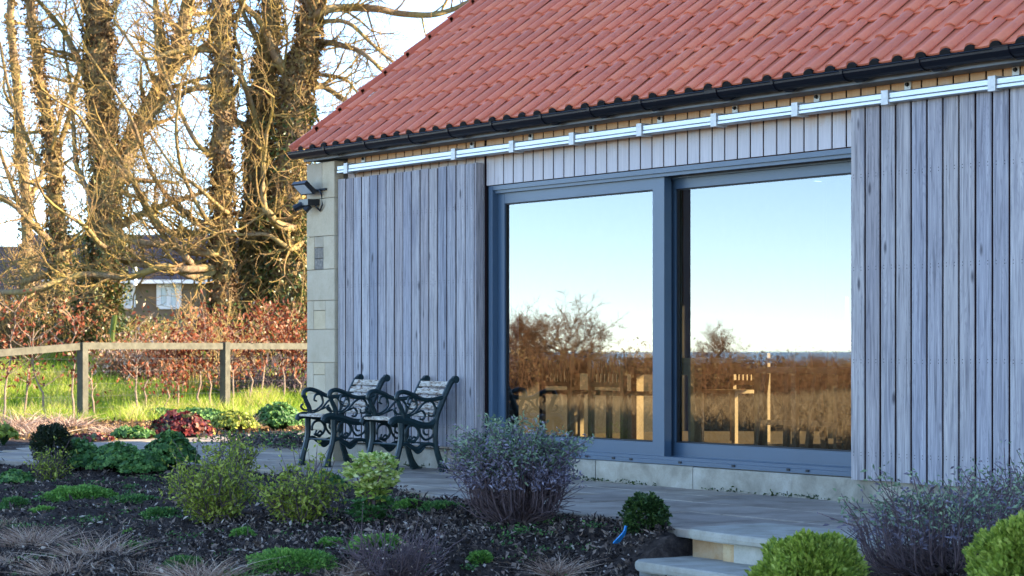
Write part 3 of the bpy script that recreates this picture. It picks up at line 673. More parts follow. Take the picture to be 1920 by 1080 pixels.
def tile_mb(mb, ox, s0, jit=0.0, rise=0.0, left=False):
    # profile across the tile: pan then roll
    xs_ = [-0.012, 0.012, 0.03, 0.065, 0.098, 0.110, 0.119, 0.132, 0.148, 0.170, 0.190, 0.204, 0.211]
    hs_ = [0.004, 0.001, 0.0, 0.0, 0.001, 0.006, 0.017, 0.030, 0.037, 0.039, 0.036, 0.024, 0.011]
    n = len(xs_); L = 0.355; th_ = 0.013; lift = 0.020
    v = []
    for (s, lf) in ((0.0, lift), (L*0.5, lift*0.5+.001), (L, 0.002)):
        for a in range(n): v.append(rp(ox+xs_[a], s0+s+jit, hs_[a]+lf+rise))
    for a in range(n): v.append(rp(ox+xs_[a], s0+jit+.001, hs_[a]+lift-th_+rise))
    q = [(r_*n+a, r_*n+a+1, (r_+1)*n+a+1, (r_+1)*n+a) for r_ in range(2) for a in range(n-1)]+[(3*n+a, 3*n+a+1, a+1, a) for a in range(n-1)]
    q += [(3*n+n-1, n+n-1, n-1, n-1)][:0]
    t = [(n-1, 3*n+n-1, 2*n+n-1), (0, 2*n, 3*n)]
    mb.add(v, q, t, var=random.random())
tm = MB(); tile_mb(tm, 0, 0); tproto = tm.build('tile', M['tile'], None, smooth=True)
tme = tproto.data; tme.polygons.foreach_set('use_smooth', [i < 24 for i in range(len(tme.polygons))]); bpy.data.objects.remove(tproto)
vec0 = np.array(rp(0, 0, 0))
cand = []; RX0 = 0.225
nrow = int(SL/GA)+1; ncol = int((HX1-0.20)/TW)
for r_ in range(nrow):
    for c_ in range(ncol):
        x = RX0+c_*TW; s0 = r_*GA; p = rp(x+.1, s0+.15, .03); px, py, t = proj(p)
        vis = -60 < px < 1985 and py > -30
        cand.append((0 if vis else 1, t, x, s0))
cand.sort(); nvis = sum(1 for c in cand if c[0] == 0)
rest = MB()
for i_, (vv, t, x, s0) in enumerate(cand):
    if s0+0.2 > SL: continue
    if i_ < min(nvis, 300):
        o = bpy.data.objects.new('tile', tme); C.objects.link(o); o.parent = roof
        j1 = random.uniform(-.006, .006); j2 = random.uniform(-.001, .001)
        o.location = np.array(rp(x, s0+j1, j2))-vec0; o.rotation_euler = (random.uniform(-.002, .002), random.uniform(-.003, .003), 0)
    else: tile_mb(rest, x, s0, random.uniform(-.006, .006), random.uniform(-.002, .002))
print('visible tiles', nvis)
o = rest.build('roof_tiles_beyond', M['tile'], roof); o['kind'] = 'stuff'
# verge tiles edge, eaves combs
mb = MB()
for r_ in range(nrow):
    s0 = r_*GA; a = rp(RX0-.012, s0-.005, 0.030); b = rp(RX0-.012, s0+GA+.03, 0.012)
    mb.bar(a, b, 0.030, 0.075, up=(0, -sp, cp))
mb.build('verge', M['tile'], roof)
for c_ in range(int(10.5/TW)):
    x = RX0+c_*TW; mb = MB()
    xs_ = [0.110, 0.119, 0.132, 0.150, 0.170, 0.190, 0.202]; hs_ = [0.010, 0.024, 0.036, 0.043, 0.045, 0.040, 0.020]
    v = [rp(x+a, -.012, -.005) for a in xs_]+[rp(x+a, -.012, b) for a, b in zip(xs_, hs_)]+[rp(x+a, 0.05, b) for a, b in zip(xs_, hs_)]
    mb.add(v, [(a, a+1, 8+a, 7+a) for a in range(6)]+[(7+a, 8+a, 15+a, 14+a) for a in range(6)]); mb.build('eaves_comb', M['comb'], roof)
# --- interior shell
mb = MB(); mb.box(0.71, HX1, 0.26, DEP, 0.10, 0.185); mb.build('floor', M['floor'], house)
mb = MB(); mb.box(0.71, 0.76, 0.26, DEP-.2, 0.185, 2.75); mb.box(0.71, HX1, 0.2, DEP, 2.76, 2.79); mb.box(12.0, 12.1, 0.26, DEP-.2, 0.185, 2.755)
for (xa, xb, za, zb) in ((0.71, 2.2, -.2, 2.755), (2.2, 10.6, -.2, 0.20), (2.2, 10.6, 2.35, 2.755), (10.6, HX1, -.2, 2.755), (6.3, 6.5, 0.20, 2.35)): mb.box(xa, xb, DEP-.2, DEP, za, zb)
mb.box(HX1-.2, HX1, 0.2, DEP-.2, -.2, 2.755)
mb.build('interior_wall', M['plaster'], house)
for (xa, xb) in ((2.2, 6.3), (6.5, 10.6)):
    mb = MB(); mb.add([(xa, DEP-.1, .2), (xb, DEP-.1, .2), (xb, DEP-.1, 2.35), (xa, DEP-.1, 2.35)], [(0, 3, 2, 1)]); mb.build('rear_pane', M['clear'], house)

# ------------------------------------------------------------------ floodlight and camera on the pier
fl = thing('floodlight', 'small black floodlight with motion sensor and looping cable on stone pier', 'floodlight', (0.44, -0.125, 2.42))
mb = MB()
hx, hz, hy = 0.115, 2.475, -0.26
def tilt(pts, ang, c): 
    ca_, sa_ = math.cos(ang), math.sin(ang); return [(p[0], c[1]+(p[1]-c[1])*ca_-(p[2]-c[2])*sa_, c[2]+(p[1]-c[1])*sa_+(p[2]-c[2])*ca_) for p in pts]
c = (0.20, hy, hz)
bx = [(0.08+a*.24, hy+b*.035, hz-.07+d*.14) for d in (0, 1) for a, b in ((0, 0), (1, 0), (1, 1), (0, 1))]
mb.add(tilt(bx, R(48), c), [(0, 3, 2, 1), (4, 5, 6, 7), (0, 1, 5, 4), (1, 2, 6, 5), (2, 3, 7, 6), (3, 0, 4, 7)]); mb.shift(0.19, 0, -0.03).build('housing', M['black'], fl)
mb = MB(); mb.add(tilt([(0.10, hy-.004, hz-.055), (0.30, hy-.004, hz-.055), (0.30, hy-.004, hz+.055), (0.10, hy-.004, hz+.055)], R(48), c), [(0, 1, 2, 3)]); mb.shift(0.19, 0, -0.03).build('lens', M['lens'], fl)
mb = MB(); mb.bar((0.20, -0.125, 2.47), (0.20, -0.25, 2.47), .03, .02); mb.bar((0.12, -0.135, 2.47), (0.40, -0.135, 2.47), .02, .02); mb.shift(0.19, 0, -0.03).build('mount', M['black'], fl)
mb = MB(); mb.box(0.10, 0.27, -0.25, -0.128, 2.33, 2.385); mb.tube([(0.14, -0.22, 2.345), (0.10, -0.30, 2.30)], [.035, .03], 8); mb.tube([(0.22, -0.2, 2.33), (0.20, -0.24, 2.28)], [.03, .028], 8); mb.shift(0.19, 0, -0.03).build('sensor', M['black'], fl)
mb = MB(); mb.tube([(0.30, -0.15, 2.47), (0.36, -0.16, 2.42), (0.355, -0.15, 2.33), (0.30, -0.14, 2.28), (0.26, -0.15, 2.31), (0.25, -0.17, 2.35)], .009, 6); mb.shift(0.19, 0, -0.03).build('cable', M['black'], fl)

# ------------------------------------------------------------------ cast iron armchairs
def spl(pts, n=14):
    pts = np.array(pts, float); m = len(pts); P = np.vstack([2*pts[0]-pts[1], pts, 2*pts[-1]-pts[-2]]); out = []
    for s in range(m-1):
        p0, p1, p2, p3 = P[s:s+4]
        for t in np.linspace(0, 1, n, endpoint=False): out.append(0.5*((2*p1)+(-p0+p2)*t+(2*p0-5*p1+4*p2-p3)*t*t+(-p0+3*p1-3*p2+p3)*t**3))
    out.append(pts[-1]); return np.array(out)
def flat_bar(mb, path, wd, x, th_=0.022):
    """a flat cast bar following a 2D path (d, z) in the side plane; wd = width(s)"""
    path = np.array(path); n = len(path); d = np.gradient(path, axis=0); d /= np.linalg.norm(d, axis=1, keepdims=True)+1e-9
    nr = np.stack([-d[:, 1], d[:, 0]], 1); wd = np.interp(np.linspace(0, 1, n), np.linspace(0, 1, len(wd)), wd)
    a = path+nr*wd[:, None]/2; b = path-nr*wd[:, None]/2; v = []
    for i in range(n):
        v += [(x-th_/2*.5, a[i, 0], a[i, 1]), (x+th_/2*.5, a[i, 0], a[i, 1]), (x+th_/2, path[i, 0], path[i, 1]), (x+th_/2*.5, b[i, 0], b[i, 1]), (x-th_/2*.5, b[i, 0], b[i, 1]), (x-th_/2, path[i, 0], path[i, 1])]
    q = []
    for i in range(n-1):
        for k_ in range(6): k2 = (k_+1) % 6; q.append((6*i+k_, 6*i+k2, 6*i+6+k2, 6*i+6+k_))
    t = []
    for k_ in range(1, 5): t += [(0, k_+1, k_), (6*n-6, 6*n-6+k_, 6*n-6+k_+1)]
    mb.add(v, q, t)
def arc(cx_, cz_, r0, a0, a1, r1=None, n=22):
    a = np.radians(np.linspace(a0, a1, n)); r_ = np.linspace(r0, r1 if r1 else r0, n); return np.stack([cx_+r_*np.cos(a), cz_+r_*np.sin(a)], 1)
def side_frame(x, root):
    mb = MB(); flat_bar(mb, spl([(-0.005, 0.0), (0.012, 0.08), (0.045, 0.19), (0.062, 0.28), (0.062, 0.40)]), [.068, .046, .042, .046, .05], x, .04); mb.box(x-.022, x+.022, -0.045, 0.03, 0.0, 0.012); mb.build('leg', M['iron'], root)
    mb = MB(); flat_bar(mb, spl([(0.475, 0.0), (0.44, 0.07), (0.405, 0.17), (0.390, 0.27), (0.392, 0.40)]), [.075, .05, .042, .042, .05], x, .04); mb.box(x-.022, x+.022, 0.435, 0.53, 0.0, 0.012); mb.build('leg', M['iron'], root)
    mb = MB()
    flat_bar(mb, spl([(0.392, 0.38), (0.405, 0.45), (0.45, 0.55), (0.50, 0.65), (0.545, 0.725), (0.585, 0.752)]), [.05, .048, .046, .046, .046, .04], x, .034)
    mb.tube([(x-.018, 0.585, 0.747), (x+.018, 0.585, 0.747)], .031, 12); mb.build('back_post', M['iron'], root)
    mb = MB(); flat_bar(mb, spl([(-0.045, 0.388), (-0.02, 0.418), (0.04, 0.430), (0.14, 0.412), (0.26, 0.378), (0.34, 0.378), (0.40, 0.41)]), [.04, .055, .06, .055, .055, .055, .06], x, .034); mb.build('seat_rail', M['iron'], root)
    mb = MB()
    flat_bar(mb, spl([(0.045, 0.575), (0.018, 0.60), (0.035, 0.638), (0.085, 0.650), (0.16, 0.630), (0.25, 0.592), (0.35, 0.585), (0.46, 0.60)]), [.03, .034, .036, .036, .034, .032, .034], x, .036)
    flat_bar(mb, spl([(0.022, 0.605), (0.045, 0.55), (0.075, 0.49), (0.085, 0.43)]), [.03, .034, .038, .04], x, .03); mb.build('armrest', M['iron'], root)
    mb = MB(); W = [.012, .0175, .0175, .012]
    flat_bar(mb, spl([(0.07, 0.46), (0.15, 0.475), (0.21, 0.53), (0.19, 0.60), (0.14, 0.60), (0.125, 0.56), (0.15, 0.545)]), W, x, .02)
    flat_bar(mb, spl([(0.10, 0.445), (0.19, 0.475), (0.27, 0.55), (0.34, 0.575), (0.385, 0.53), (0.375, 0.46), (0.33, 0.455), (0.325, 0.485)]), W, x, .02)
    flat_bar(mb, spl([(0.20, 0.475), (0.26, 0.495), (0.29, 0.46), (0.27, 0.425), (0.235, 0.43)]), W, x, .02)
    flat_bar(mb, spl([(0.08, 0.47), (0.02, 0.475), (-0.005, 0.505), (0.015, 0.525)]), W, x, .02)
    flat_bar(mb, spl([(0.385, 0.53), (0.42, 0.49), (0.40, 0.43)]), W, x, .02); mb.build('arm_scroll', M['iron'], root)
    mb = MB()
    flat_bar(mb, arc(0.165, 0.315, 0.066, -130, 200, .062), [.018, .02, .02, .018], x, .02)
    flat_bar(mb, spl([(0.15, 0.255), (0.18, 0.285), (0.20, 0.27), (0.175, 0.24), (0.14, 0.27), (0.15, 0.295)]), W, x, .02)
    flat_bar(mb, spl([(0.235, 0.355), (0.25, 0.30), (0.29, 0.26), (0.345, 0.275), (0.375, 0.31)]), W, x, .02)
    flat_bar(mb, arc(0.31, 0.325, 0.05, 20, 290, .022), W, x, .02)
    flat_bar(mb, spl([(0.055, 0.215), (0.11, 0.235), (0.16, 0.205), (0.215, 0.185), (0.27, 0.215), (0.33, 0.225), (0.40, 0.205)]), [.026, .03, .034, .04, .034, .03, .026], x, .022)
    flat_bar(mb, spl([(0.16, 0.20), (0.20, 0.165), (0.225, 0.158), (0.26, 0.175), (0.29, 0.205)]), [.012, .018, .024, .018, .012], x, .02); mb.build('lower_scroll', M['iron'], root)
def armchair(loc, label, first=None):
    if first is not None:
        c = copy_tree(first); c.location = loc; c['label'] = label; return c
    root = thing('armchair', label, 'armchair', loc, 'iron armchairs against the plank wall'); ORG[root.name] = (0, 0, 0)
    Wd = 0.44
    side_frame(0.0, root); side_frame(Wd, root)
    for kk, d in enumerate((-0.005, 0.07, 0.145, 0.22, 0.295, 0.36)):
        z = np.interp(d, (-0.02, 0.04, 0.14, 0.26, 0.34, 0.40), (.425, .438, .424, .392, .392, .415)); mb = MB(); mb.bar((0.018, d, z), (Wd-.018, d, z), .055, .02, up=(0, 0.1, 1)); mb.build('seat_slat', M['slat'], root)
    for kk, f in enumerate((0.12, 0.32, 0.52, 0.72, 0.92)):
        z = 0.43+f*0.30; d = np.interp(z, (.38, .45, .55, .65, .725, .75), (.392, .405, .45, .50, .545, .58))-0.012; mb = MB(); mb.bar((0.016, d, z), (Wd-.016, d, z), .018, .048, up=(0, .48, 1)); mb.build('back_slat', M['slat'], root)
    for d in (.06, .395):
        mb = MB(); mb.tube([(0, d, .225), (Wd, d, .225)], .009, 6); mb.build('stretcher', M['iron'], root)
    return root
ch2 = armchair((2.27, -0.735, 0.006), 'right of two dark iron armchairs, behind the pale yellow-green bush')
ch1 = armchair((1.20, -0.735, 0.006), 'left of two dark iron armchairs, in front of the stone pier', ch2)

# ------------------------------------------------------------------ furniture seen through the glass
def box_thing(parts, root):
    for nm, m, boxes in parts:
        mb = MB()
        for b in boxes: mb.box(*b)
        mb.build(nm, M[m], root, origin=(0, 0, 0))
isl = thing('kitchen_island', 'kitchen island with white worktop seen through the right pane', 'kitchen island', (3.75, 2.6, 0.185))
box_thing([('worktop', 'white', [(0, 3.6, 0, 0.75, 0.80, 0.84)]), ('cabinet', 'oak', [(0.25, 3.5, 0.18, 0.70, 0.06, 0.80)]), ('toe_board', 'black', [(0.3, 3.45, 0.24, 0.66, 0, 0.06)])], isl)
tp = thing('mixer_tap', 'tall chrome tap with curved spout on the white worktop', 'tap', (4.0, 3.0, 1.028))
mb = MB(); mb.tube([(0, 0, 0), (0, 0, .42)], [.016, .012], 8); mb.tube(arc(0.09, .0, .0, 0, 1)[:1].repeat(2, 0).repeat(1, 0).tolist() and [(0.16+.09*math.cos(a), 0, .17+.10*math.sin(a)) for a in np.linspace(math.pi*1.15, -.25, 14)], .010, 8); mb.tube([(-.03, 0, .03), (.27, 0, .03)], .012, 8); mb.tube([(.24, 0, 0), (.24, 0, .12)], [.016, .012], 8); mb.build('tap_body', M['chrome'], tp, origin=(0, 0, 0))
bs = thing('bowl', 'pale bowl on the white worktop seen through the right pane', 'bowl', (4.62, 2.9, 1.028))
mb = MB(); mb.tube([(0, 0, 0), (0, 0, .02), (0, 0, .05), (0, 0, .08)], [.05, .09, .13, .15], 16); mb.build('bowl_body', M['white'], bs, origin=(0, 0, 0))
def stool(loc, label, src=None, rz=0.0):
    if src is not None:
        c = copy_tree(src); c.location = loc; c['label'] = label; c.rotation_euler = (0, 0, rz); return c
    r_ = thing('bar_stool', label, 'bar stool', loc, 'stools at the kitchen island', rz)
    for (a, b) in ((-1, -1), (1, -1), (1, 1), (-1, 1)):
        mb = MB(); mb.bar((a*.20, b*.19, 0), (a*.15, b*.14, .62), .045, .045, up=(0, 1, 0)); mb.build('leg', M['walnut'], r_, origin=(0, 0, 0))
    box_thing([('seat', 'walnut', [(-.21, .21, -.2, .2, .62, .67)]), ('stretcher', 'walnut', [(-.18, .18, -.19, -.16, .2, .24)]), ('stretcher', 'walnut', [(-.18, .18, .16, .19, .2, .24)]), ('stretcher', 'walnut', [(-.19, -.16, -.16, .16, .28, .31)])], r_)
    mb = MB(); mb.bar((-.17, .19, .67), (-.17, .24, .98), .035, .035); mb.bar((.17, .19, .67), (.17, .24, .98), .035, .035); mb.bar((-.2, .24, .96), (.2, .24, .96), .03, .09); mb.build('backrest', M['walnut'], r_, origin=(0, 0, 0)); return r_
s1 = stool((4.35, 2.05, 0.186), 'brown bar stool at the near end of the island, left one', None, 3.3)
stool((4.95, 2.05, 0.186), 'brown bar stool further right along the island', s1, 3.0)
tb = thing('dining_table', 'oak dining table inside behind the left glazed door', 'table', (2.9, 1.9, 0.186))
box_thing([('tabletop', 'oak', [(-.95, .95, -.45, .45, .70, .74)]), ('apron', 'oak', [(-.85, .85, -.38, -.35, .60, .70), (-.85, .85, .35, .38, .60, .70)])], tb)
for a in (-1, 1):
    for b in (-1, 1):
        mb = MB(); mb.box(a*.84-.04, a*.84+.04, b*.36-.04, b*.36+.04, 0, .70); mb.build('leg', M['oak'], tb, origin=(0, 0, 0))
def dchair(loc, rz, label, src=None):
    if src is not None:
        c = copy_tree(src); c.location = loc; c['label'] = label; c.rotation_euler = (0, 0, rz); return c
    r_ = thing('slatted_chair', label, 'chair', loc, 'slatted oak chairs at the dining table', rz)
    box_thing([('seat', 'oak', [(-.22, .22, -.22, .22, .43, .46)]), ('backrest', 'oak', [(-.22, .22, .2, .225, .72, .78), (-.22, .22, .2, .225, .50, .54)])], r_)
    for (a, b, hh) in ((-1, -1, .43), (1, -1, .43), (-1, 1, .78), (1, 1, .78)):
        mb = MB(); mb.box(a*.205-.02, a*.205+.02, b*.205-.02, b*.205+.02, 0, hh); mb.build('leg', M['oak'], r_, origin=(0, 0, 0))
    for a in np.linspace(-.15, .15, 7):
        mb = MB(); mb.box(a-.010, a+.010, .205, .22, .54, .72); mb.build('slat', M['oak'], r_, origin=(0, 0, 0))
    return r_
c0 = dchair((2.55, 1.2, 0.186), 3.14, 'slatted oak chair at the left of the dining table inside')
dchair((3.25, 1.2, 0.186), 3.2, 'slatted oak chair nearest the mullion at the dining table inside', c0)
dchair((3.0, 2.6, 0.186), 0.1, 'slatted oak chair on the far side of the dining table inside', c0)

# ------------------------------------------------------------------ fence
f0 = A(155, 785, 31.9); f1 = A(422, 772, 34.6); dv = f1-f0; dv[2] = 0
fn = thing('post_and_rail_fence', 'grey timber post and rail fence with wire netting behind the border', 'fence', (f0[0], f0[1], Zs(f0[0], f0[1])))
ORG[fn.name] = tuple(fn.location)
fpts = []
for kk in range(-2, 4):
    p = f0+dv*kk; z = float(Zs(p[0], p[1])); fpts.append(np.array((p[0], p[1], z)))
    wd = 0.115; mb = MB(); mb.bar((p[0], p[1], z-.2), (p[0], p[1], 1.115 if kk else 1.10), wd, wd, up=(dv[1], -dv[0], 0)); mb.build('post', M['fencewood'], fn)
nrm = np.array((dv[1], -dv[0], 0))/np.hypot(dv[0], dv[1])
if nrm @ np.array((SA, -CA, 0)) < 0: nrm = -nrm
for kk in range(5):
    a, b = fpts[kk].copy(), fpts[kk+1].copy(); zz = 1.05; 
    a[2] = zz; b[2] = zz
    if kk == 1: a[2] = 0.86; b[2] = 1.045
    if kk == 0: a[2] = 0.9; b[2] = 0.87
    e_ = (b-a)/np.linalg.norm(b-a); mb = MB(); mb.bar(a+e_*.07, b-e_*.07, .045, .100); mb.build('rail', M['fencewood'], fn)
mb = MB()
for z in (0.15, 0.32, 0.5, 0.68, 0.86):
    mb.tube([p*np.array((1, 1, 0))+np.array((0, 0, z))-nrm*.05 for p in fpts], .0010, 4)
for s in np.linspace(0, 5, 110):
    kk = min(int(s), 4); p = fpts[kk]+(fpts[kk+1]-fpts[kk])*(s-kk)-nrm*.05; mb.tube([(p[0], p[1], .1), (p[0], p[1], .9)], .0008, 4)
mb.build('wire_netting', M['wire'], fn)
# yellow-green old post in the field
p = A(209, 650, 40); z = float(Zs(p[0], p[1])); sp_ = thing('stake', 'lone yellow-green mossy stake standing in the field behind the fence', 'stake', (p[0], p[1], z))
mb = MB(); mb.tube([(p[0], p[1], z-.1), (p[0]+.02, p[1], 1.3), (p[0]+.06, p[1]+.04, 1.62)], [.06, .055, .05], 8); mb.build('stake_body', M['spirea'], sp_)

# ------------------------------------------------------------------ far bungalow
def at_depth(px, py, t): return A(px, py, t)
bu = thing('bungalow', 'low stone bungalow with dark slate roof seen between the tree trunks', 'bungalow', A(260, 655, 72))
def bpt(px, py, dt=0.0): return A(px, py, 72+dt)
mb = MB(); a0, a1 = bpt(60, 526), bpt(700, 526); b0, b1 = bpt(60, 526, 8), bpt(700, 526, 8); zb = 0.0
v = [(*a0[:2], zb), (*a1[:2], zb), (*a1[:2], a1[2]), (*a0[:2], a0[2]), (*b0[:2], zb), (*b1[:2], zb), (*b1[:2], a1[2]), (*b0[:2], a0[2])]
mb.add(v, [(0, 1, 2, 3), (1, 5, 6, 2), (5, 4, 7, 6), (4, 0, 3, 7)]); mb.build('wall', M['render'], bu)
mb = MB(); r0, r1 = bpt(45, 528, -.5), bpt(720, 528, -.5); m0, m1 = bpt(45, 440, 4), bpt(720, 440, 4); q0, q1 = bpt(45, 528, 8.5), bpt(720, 528, 8.5)
mb.add([r0, r1, m1, m0, q0, q1], [(0, 1, 2, 3), (3, 2, 5, 4)], [(0, 3, 4), (1, 5, 2)]); mb.build('roof', M['slate'], bu)
mb = MB(); mb.bar(bpt(45, 528, -.6), bpt(720, 528, -.6), .1, .12); mb.build('gutter', M['upvc'], bu)
for (xa, xb) in ((212, 250), (298, 336), (480, 510)):
    w0, w1 = bpt(xa, 533, -.03), bpt(xb, 533, -.03); lo = bpt(xa, 576, -.03)[2]
    mb = MB()
    for (s0, s1) in ((w0, w1),):
        e_ = w1-w0; e_[2] = 0; e_ /= np.linalg.norm(e_)
        for pp in (w0, (w0+w1)/2, w1): mb.bar((pp[0], pp[1], lo), (pp[0], pp[1], w0[2]), .14, .14, up=(e_[1], -e_[0], 0))
        mb.bar((*w0[:2], lo), (*w1[:2], lo), .12, .12); mb.bar((*w0[:2], w0[2]-.06), (*w1[:2], w0[2]-.06), .12, .12)
    wn = mb.build('window', M['upvc'], bu)
    mb = MB(); mb.add([(*w0[:2], lo), (*w1[:2], lo), w1, w0], [(0, 1, 2, 3)]); mb.build('pane', M['winpane'], wn)
mb = MB(); mb.tube([bpt(253, 500, -1), bpt(253, 535, -1)], .07, 8); mb.build('flue_pipe', M['upvc'], bu)
mb = MB(); mb.tube([bpt(499, 480, -1), bpt(499, 600, -1)], .09, 8); mb.build('downpipe', M['upvc'], bu)
bu2 = thing('cottage', 'small cottage with tan gable behind the leftmost trunks', 'cottage', A(10, 655, 66))
def b2(px, py, dt=0.0): return A(px, py, 66+dt)
mb = MB(); a0, a1 = b2(-120, 540), b2(70, 540); b0, b1 = b2(-120, 540, 6), b2(70, 540, 6)
mb.add([(*a0[:2], 0), (*a1[:2], 0), a1, a0, (*b1[:2], 0), b1], [(0, 1, 2, 3), (1, 4, 5, 2)]); mb.build('wall', M['render'], bu2)
mb = MB(); mb.add([b2(-140, 545, -.4), b2(90, 545, -.4), b2(40, 462, 3), b2(-140, 462, 3)], [(0, 1, 2, 3)]); mb.build('roof', M['slate'], bu2)
mb = MB(); w0 = b2(20, 548, -.05); w1 = b2(45, 575, -.05); mb.add([(*w0[:2], w1[2]), (*w1[:2], w1[2]), (*w1[:2], w0[2]), w0], [(0, 1, 2, 3)]); mb.build('window', M['upvc'], bu2)

# ------------------------------------------------------------------ trees
def rot_dir(d, ang, rg):
    d = d/np.linalg.norm(d); a = np.cross(d, rg.normal(size=3)); a /= np.linalg.norm(a); return d*math.cos(ang)+a*math.sin(ang)
def grow(mb, p, d, L, r, lev, rg, sides=5, grav=0.03, maxlev=4, up=0.25, kids=(3, 5)):
    n = max(3, int(4+L*1.2)) if lev < 3 else 4
    pts = [p]; dd = d/np.linalg.norm(d); sl = L/n
    for _ in range(n):
        dd = dd+rg.normal(size=3)*0.20+np.array((0, 0, up*0.3-grav)); dd /= np.linalg.norm(dd); pts.append(pts[-1]+dd*sl)
    pts = np.array(pts); rad = np.linspace(r, r*0.35, n+1); mb.tube(pts, np.maximum(rad, 0.0045), sides if lev < 2 else (4 if lev < 3 else 3), cap=False)
    if lev >= maxlev: return
    for c in range(rg.integers(*kids)+ (1 if lev < 2 else 0)):
        f = rg.uniform(0.25, 1.0); ii = min(int(f*n), n-1); q = pts[ii]+(pts[ii+1]-pts[ii])*(f*n-ii)
        grow(mb, q, rot_dir(pts[ii+1]-pts[ii], rg.uniform(0.4, 1.1), rg), L*rg.uniform(0.40, 0.68), r*(1-f*.6)*rg.uniform(.4, .6), lev+1, rg, sides, grav, maxlev, up, kids)
def limb_path(pl_, t0, rg, tv=1.0, tk=None):
    tk = t0 if tk is None else tk
    pts = []
    ts = tk+(t0-tk)*np.linspace(0, 1, len(pl_))+np.concatenate([[0], np.cumsum(rg.normal(size=len(pl_)-1)*tv*0.4)])
    for (px, py), t in zip(pl_, ts): pts.append(A(px, py, t))
    return spl(np.array(pts), 4)
def ivy_on(mb, path, rad, n, spread, rg, L=(.05, .10), down=0.5):
    s = rg.random(n)*(len(path)-1); ii = s.astype(int); f = (s-ii)[:, None]; P = path[ii]*(1-f)+path[np.minimum(ii+1, len(path)-1)]*f
    rr_ = (rad[ii]*(1-f[:, 0])+rad[np.minimum(ii+1, len(path)-1)]*f[:, 0])
    a = rg.random(n)*2*math.pi; lumpy = 1+0.35*np.sin(P[:, 2]*5+a*2)+0.25*np.sin(P[:, 2]*11+a*3)
    o = np.stack([np.cos(a), np.sin(a), np.zeros(n)], 1)
    P = P+o*(rr_*1.0+np.abs(rg.normal(size=n))*spread*lumpy)[:, None]
    D = o*0.7+rg.normal(size=(n, 3))*0.6; D[:, 2] -= down
    mb.leaves(P, D, rg.uniform(L[0], L[1], n), rg.uniform(L[0]*.7, L[1]*.8, n), var=np.clip(rg.random(n), 0, 1), rg=rg)
def shoots_on(mb, path, rad, n, rg, L=(.25, .7)):
    for _ in range(n):
        i_ = rg.integers(0, len(path)-1); p = path[i_]+(path[i_+1]-path[i_])*rg.random(); a = rg.random()*6.283
        o = np.array((math.cos(a), math.sin(a), 0)); L_ = rg.uniform(*L); d = o*.8+np.array((0, 0, rg.uniform(.0, 1.2)))
        grow(mb, p+o*rad[i_]*.9, d, L_, .008, 3, rg, 3, 0.0, 4, .25, (1, 3))
